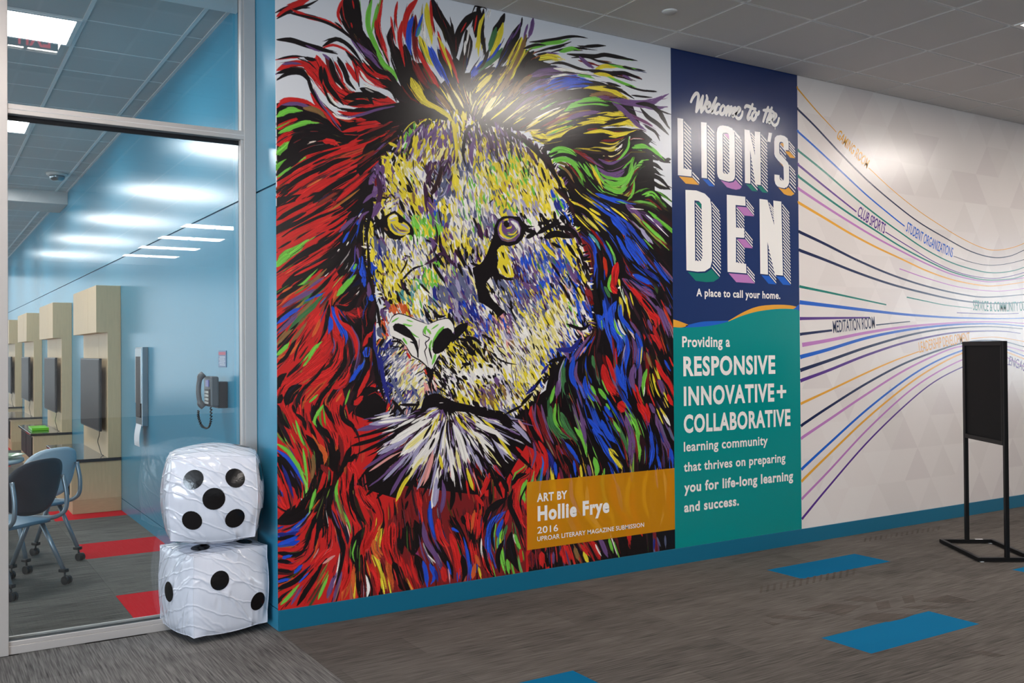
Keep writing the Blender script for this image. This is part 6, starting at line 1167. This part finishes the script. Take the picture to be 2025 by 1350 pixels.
def chair(loc, rz, label, seatm, backm):
    """faces local +y; origin on the floor under the seat centre"""
    t = thing('caster_chair', loc, rz, label=label, category='chair')
    s = obj('seat', shell(.46, .44, -.02, .0, .018), seatm, t); s.rotation_euler = (math.radians(-88), 0, 0); s.location = (0, .02, .45)
    b = obj('backrest', shell(.45, .37, -.055, .05, .012), backm, t); b.location = (0, -.235, .665); b.rotation_euler = (math.radians(8), 0, 0)
    bm = bmesh.new()
    for sx in (-1, 1): add_tube(bm, curve_pts([(sx*.205, -.31+.09, .72), (sx*.21, -.245, .60), (sx*.21, -.24, .50), (sx*.20, -.20, .455), (sx*.185, -.12, .435), (sx*.18, .12, .43)], 5), .0145, 8)
    obj('back_frame', bm_me(bm), M_tube, t)
    for sx in (-1, 1):
        for sy in (-1, 1):
            lg = obj('leg', tube([(sx*.175, sy*.04-.02, .425), (sx*.215, sy*.215, .095)], [.0165, .0145], 10), M_tube, t)
            obj('leg_clamp', box((sx*.215-.02, sy*.215-.028, .078), (sx*.215+.02, sy*.215+.028, .102), .006), M_blackpl, lg)
            cs = obj('caster', None, None, t); cs.location = (sx*.22, sy*.23, 0)
            bpy.data.objects.remove(cs)
            bm = bmesh.new(); 
            for dx in (-.014, .014):
                m4 = Matrix.Translation((sx*.22+dx, sy*.235, .0275)) @ Matrix.Rotation(math.pi/2, 4, 'Y'); bmesh.ops.create_cone(bm, cap_ends=True, segments=18, radius1=.0275, radius2=.0275, depth=.016, matrix=m4)
            add_tube(bm, [(sx*.217, sy*.225, .03), (sx*.217, sy*.22, .082)], .007, 8); add_box(bm, (sx*.22-.008, sy*.235-.02, .03), (sx*.22+.008, sy*.235+.02, .056), .006)
            obj('caster', bm_me(bm), M_blackpl, t)
    return t
def chair_at(rr, th, *a):     # rr = rear right caster position, th = heading from +y toward -x
    F, R = Vector((-math.sin(th), math.cos(th), 0)), Vector((math.cos(th), math.sin(th), 0)); c = Vector(rr)+F*.235-R*.22; return chair(c, th, *a)
chair_at((.809, 6.80, 0), math.radians(40), 'caster chair with shade painted into its back, nearest the glass, cut by the left mullion', M_shell, M_shell_shade)
chair_at((.985, 7.52, 0), math.radians(34), 'pale blue caster chair with rounded back behind the chair with the shade-painted back', M_shell, M_shell_l)
t = thing('round_table', (.25, 8.45, 0), label='round pale table top just showing beside the left mullion', category='table'); M_tt = mat('table_top', (176, 186, 190), .2); 
obj('table_top', lathe([(0, .655), (.43, .655), (.45, .665), (.45, .68), (.44, .69), (0, .69)], 48), M_tt, t); obj('table_column', lathe([(0, .03), (.035, .03), (.035, .655), (0, .655)]), M_tube, t); obj('table_foot', lathe([(0, 0), (.26, 0), (.26, .012), (.05, .03), (0, .03)]), M_blackpl, t)
t = thing('glass_bowl', (.56, 8.35, .69), label='shallow greenish glass bowl on the round table', category='bowl'); M_bowl = mat('bowl_glass', (190, 206, 170), .1, alpha=.75); obj('bowl_shell', lathe([(.0, .002), (.05, .002), (.13, .03), (.14, .035), (.125, .033), (.05, .01), (.0, .008)]), M_bowl, t)
# paper towel cabinet on the blue wall
t = thing('towel_dispenser', (X0, 8.42, .86), label='narrow stainless steel towel cabinet on the blue wall with a paper sheet hanging', category='dispenser')
obj('cabinet_body', box((-.05, 0, .03), (-.001, .28, .70), .002), M_steel, t); obj('cabinet_door', box((-.056, .006, .22), (-.05, .274, .69), .002), M_steel, t); obj('viewing_window', box((-.0575, .05, .10), (-.05, .24, .62), .001), M_tvs, t)
bm = bmesh.new(); P = [(-.052-.03*math.sin(k/8*2.2)*.6, .05-k*.0, .04-.022*k*1.05) for k in range(9)]
for i in range(8):
    a, b = P[i], P[i+1]; v = [bm.verts.new(q) for q in ((a[0], .03, a[2]), (a[0], .25, a[2]), (b[0], .25, b[2]), (b[0], .03, b[2]))]; bm.faces.new(v)
bmesh.ops.remove_doubles(bm, verts=bm.verts, dist=1e-5); bmesh.ops.solidify(bm, geom=bm.faces[:], thickness=.002); obj('paper_sheet', bm_me(bm), M_paper, t, label='white paper sheet hanging down')
# wall telephone
ph = thing('wall_telephone', (X0, 5.97, 1.16), label='dark grey push-button telephone mounted on the blue wall beside the jamb', category='telephone')
M_phone = mat('phone_grey', (92, 94, 98), .35); M_phd = mat('phone_dark', (48, 42, 44), .4)
obj('wall_box', box((-.06, .0, .0), (-.001, .14, .165), .004), M_phd, ph, label='dark mounting box')
bd = obj('phone_body', box((-.115, -.02, .01), (-.06, .14, .20), .012), M_phone, ph); obj('face_plate', box((-.120, -.012, .018), (-.115, .10, .12), .002), M_phd, bd)
for r_ in range(4):
    for c_ in range(3): obj('phone_key', box((-.125, .0+c_*.032, .028+r_*.022), (-.120, .022+c_*.032, .043+r_*.022), .002), M_sprk, bd)
obj('display', box((-.121, .0, .135), (-.116, .08, .178), .001), mat('phone_display', (120, 120, 190), .2), bd)
for y_ in (-.019,):
    for z_ in range(5): pass
hs = obj('handset', tube(curve_pts([(-.128, .085, .215), (-.150, .088, .19), (-.160, .09, .11), (-.150, .088, .035), (-.128, .085, .008)], 6), [.021]*7+[.0155]*11+[.021]*7, 14), M_phone, ph)
P = [(-.1, .02, .01), (-.1, .03, -.08), (-.105, .08, -.125), (-.12, .16, -.12), (-.13, .21, -.07), (-.13, .22, -.02)]; CP = curve_pts(P, 22); hel = []
for i, p in enumerate(CP): hel.append(p+Vector((math.cos(i*1.3)*.006, math.sin(i*1.3)*.006, math.cos(i*1.3)*.003)))
obj('coiled_cord', tube(hel, .0038, 6), M_blackpl, ph)
nt_ = thing('notice', (X0, 6.0, 1.415), label='small notice with red heading on the blue wall above the telephone', category='notice'); M_nt = mat('notice_face', (110, 132, 168), .4); M_nr = mat('notice_red', (206, 104, 122), .5)
obj('notice_plate', box((-.004, 0, 0), (-.001, .18, .105), .001), M_nt, nt_); obj('heading_bar', box((-.0048, .01, .078), (-.004, .17, .097)), M_nr, nt_)
bm = bmesh.new()
for k in range(5): add_box(bm, (-.0048, .02+.01*(k % 2), .012+k*.0125), (-.004, .16-.012*((k+1) % 2), .017+k*.0125))
obj('text_lines', bm_me(bm), M_paper, nt_)
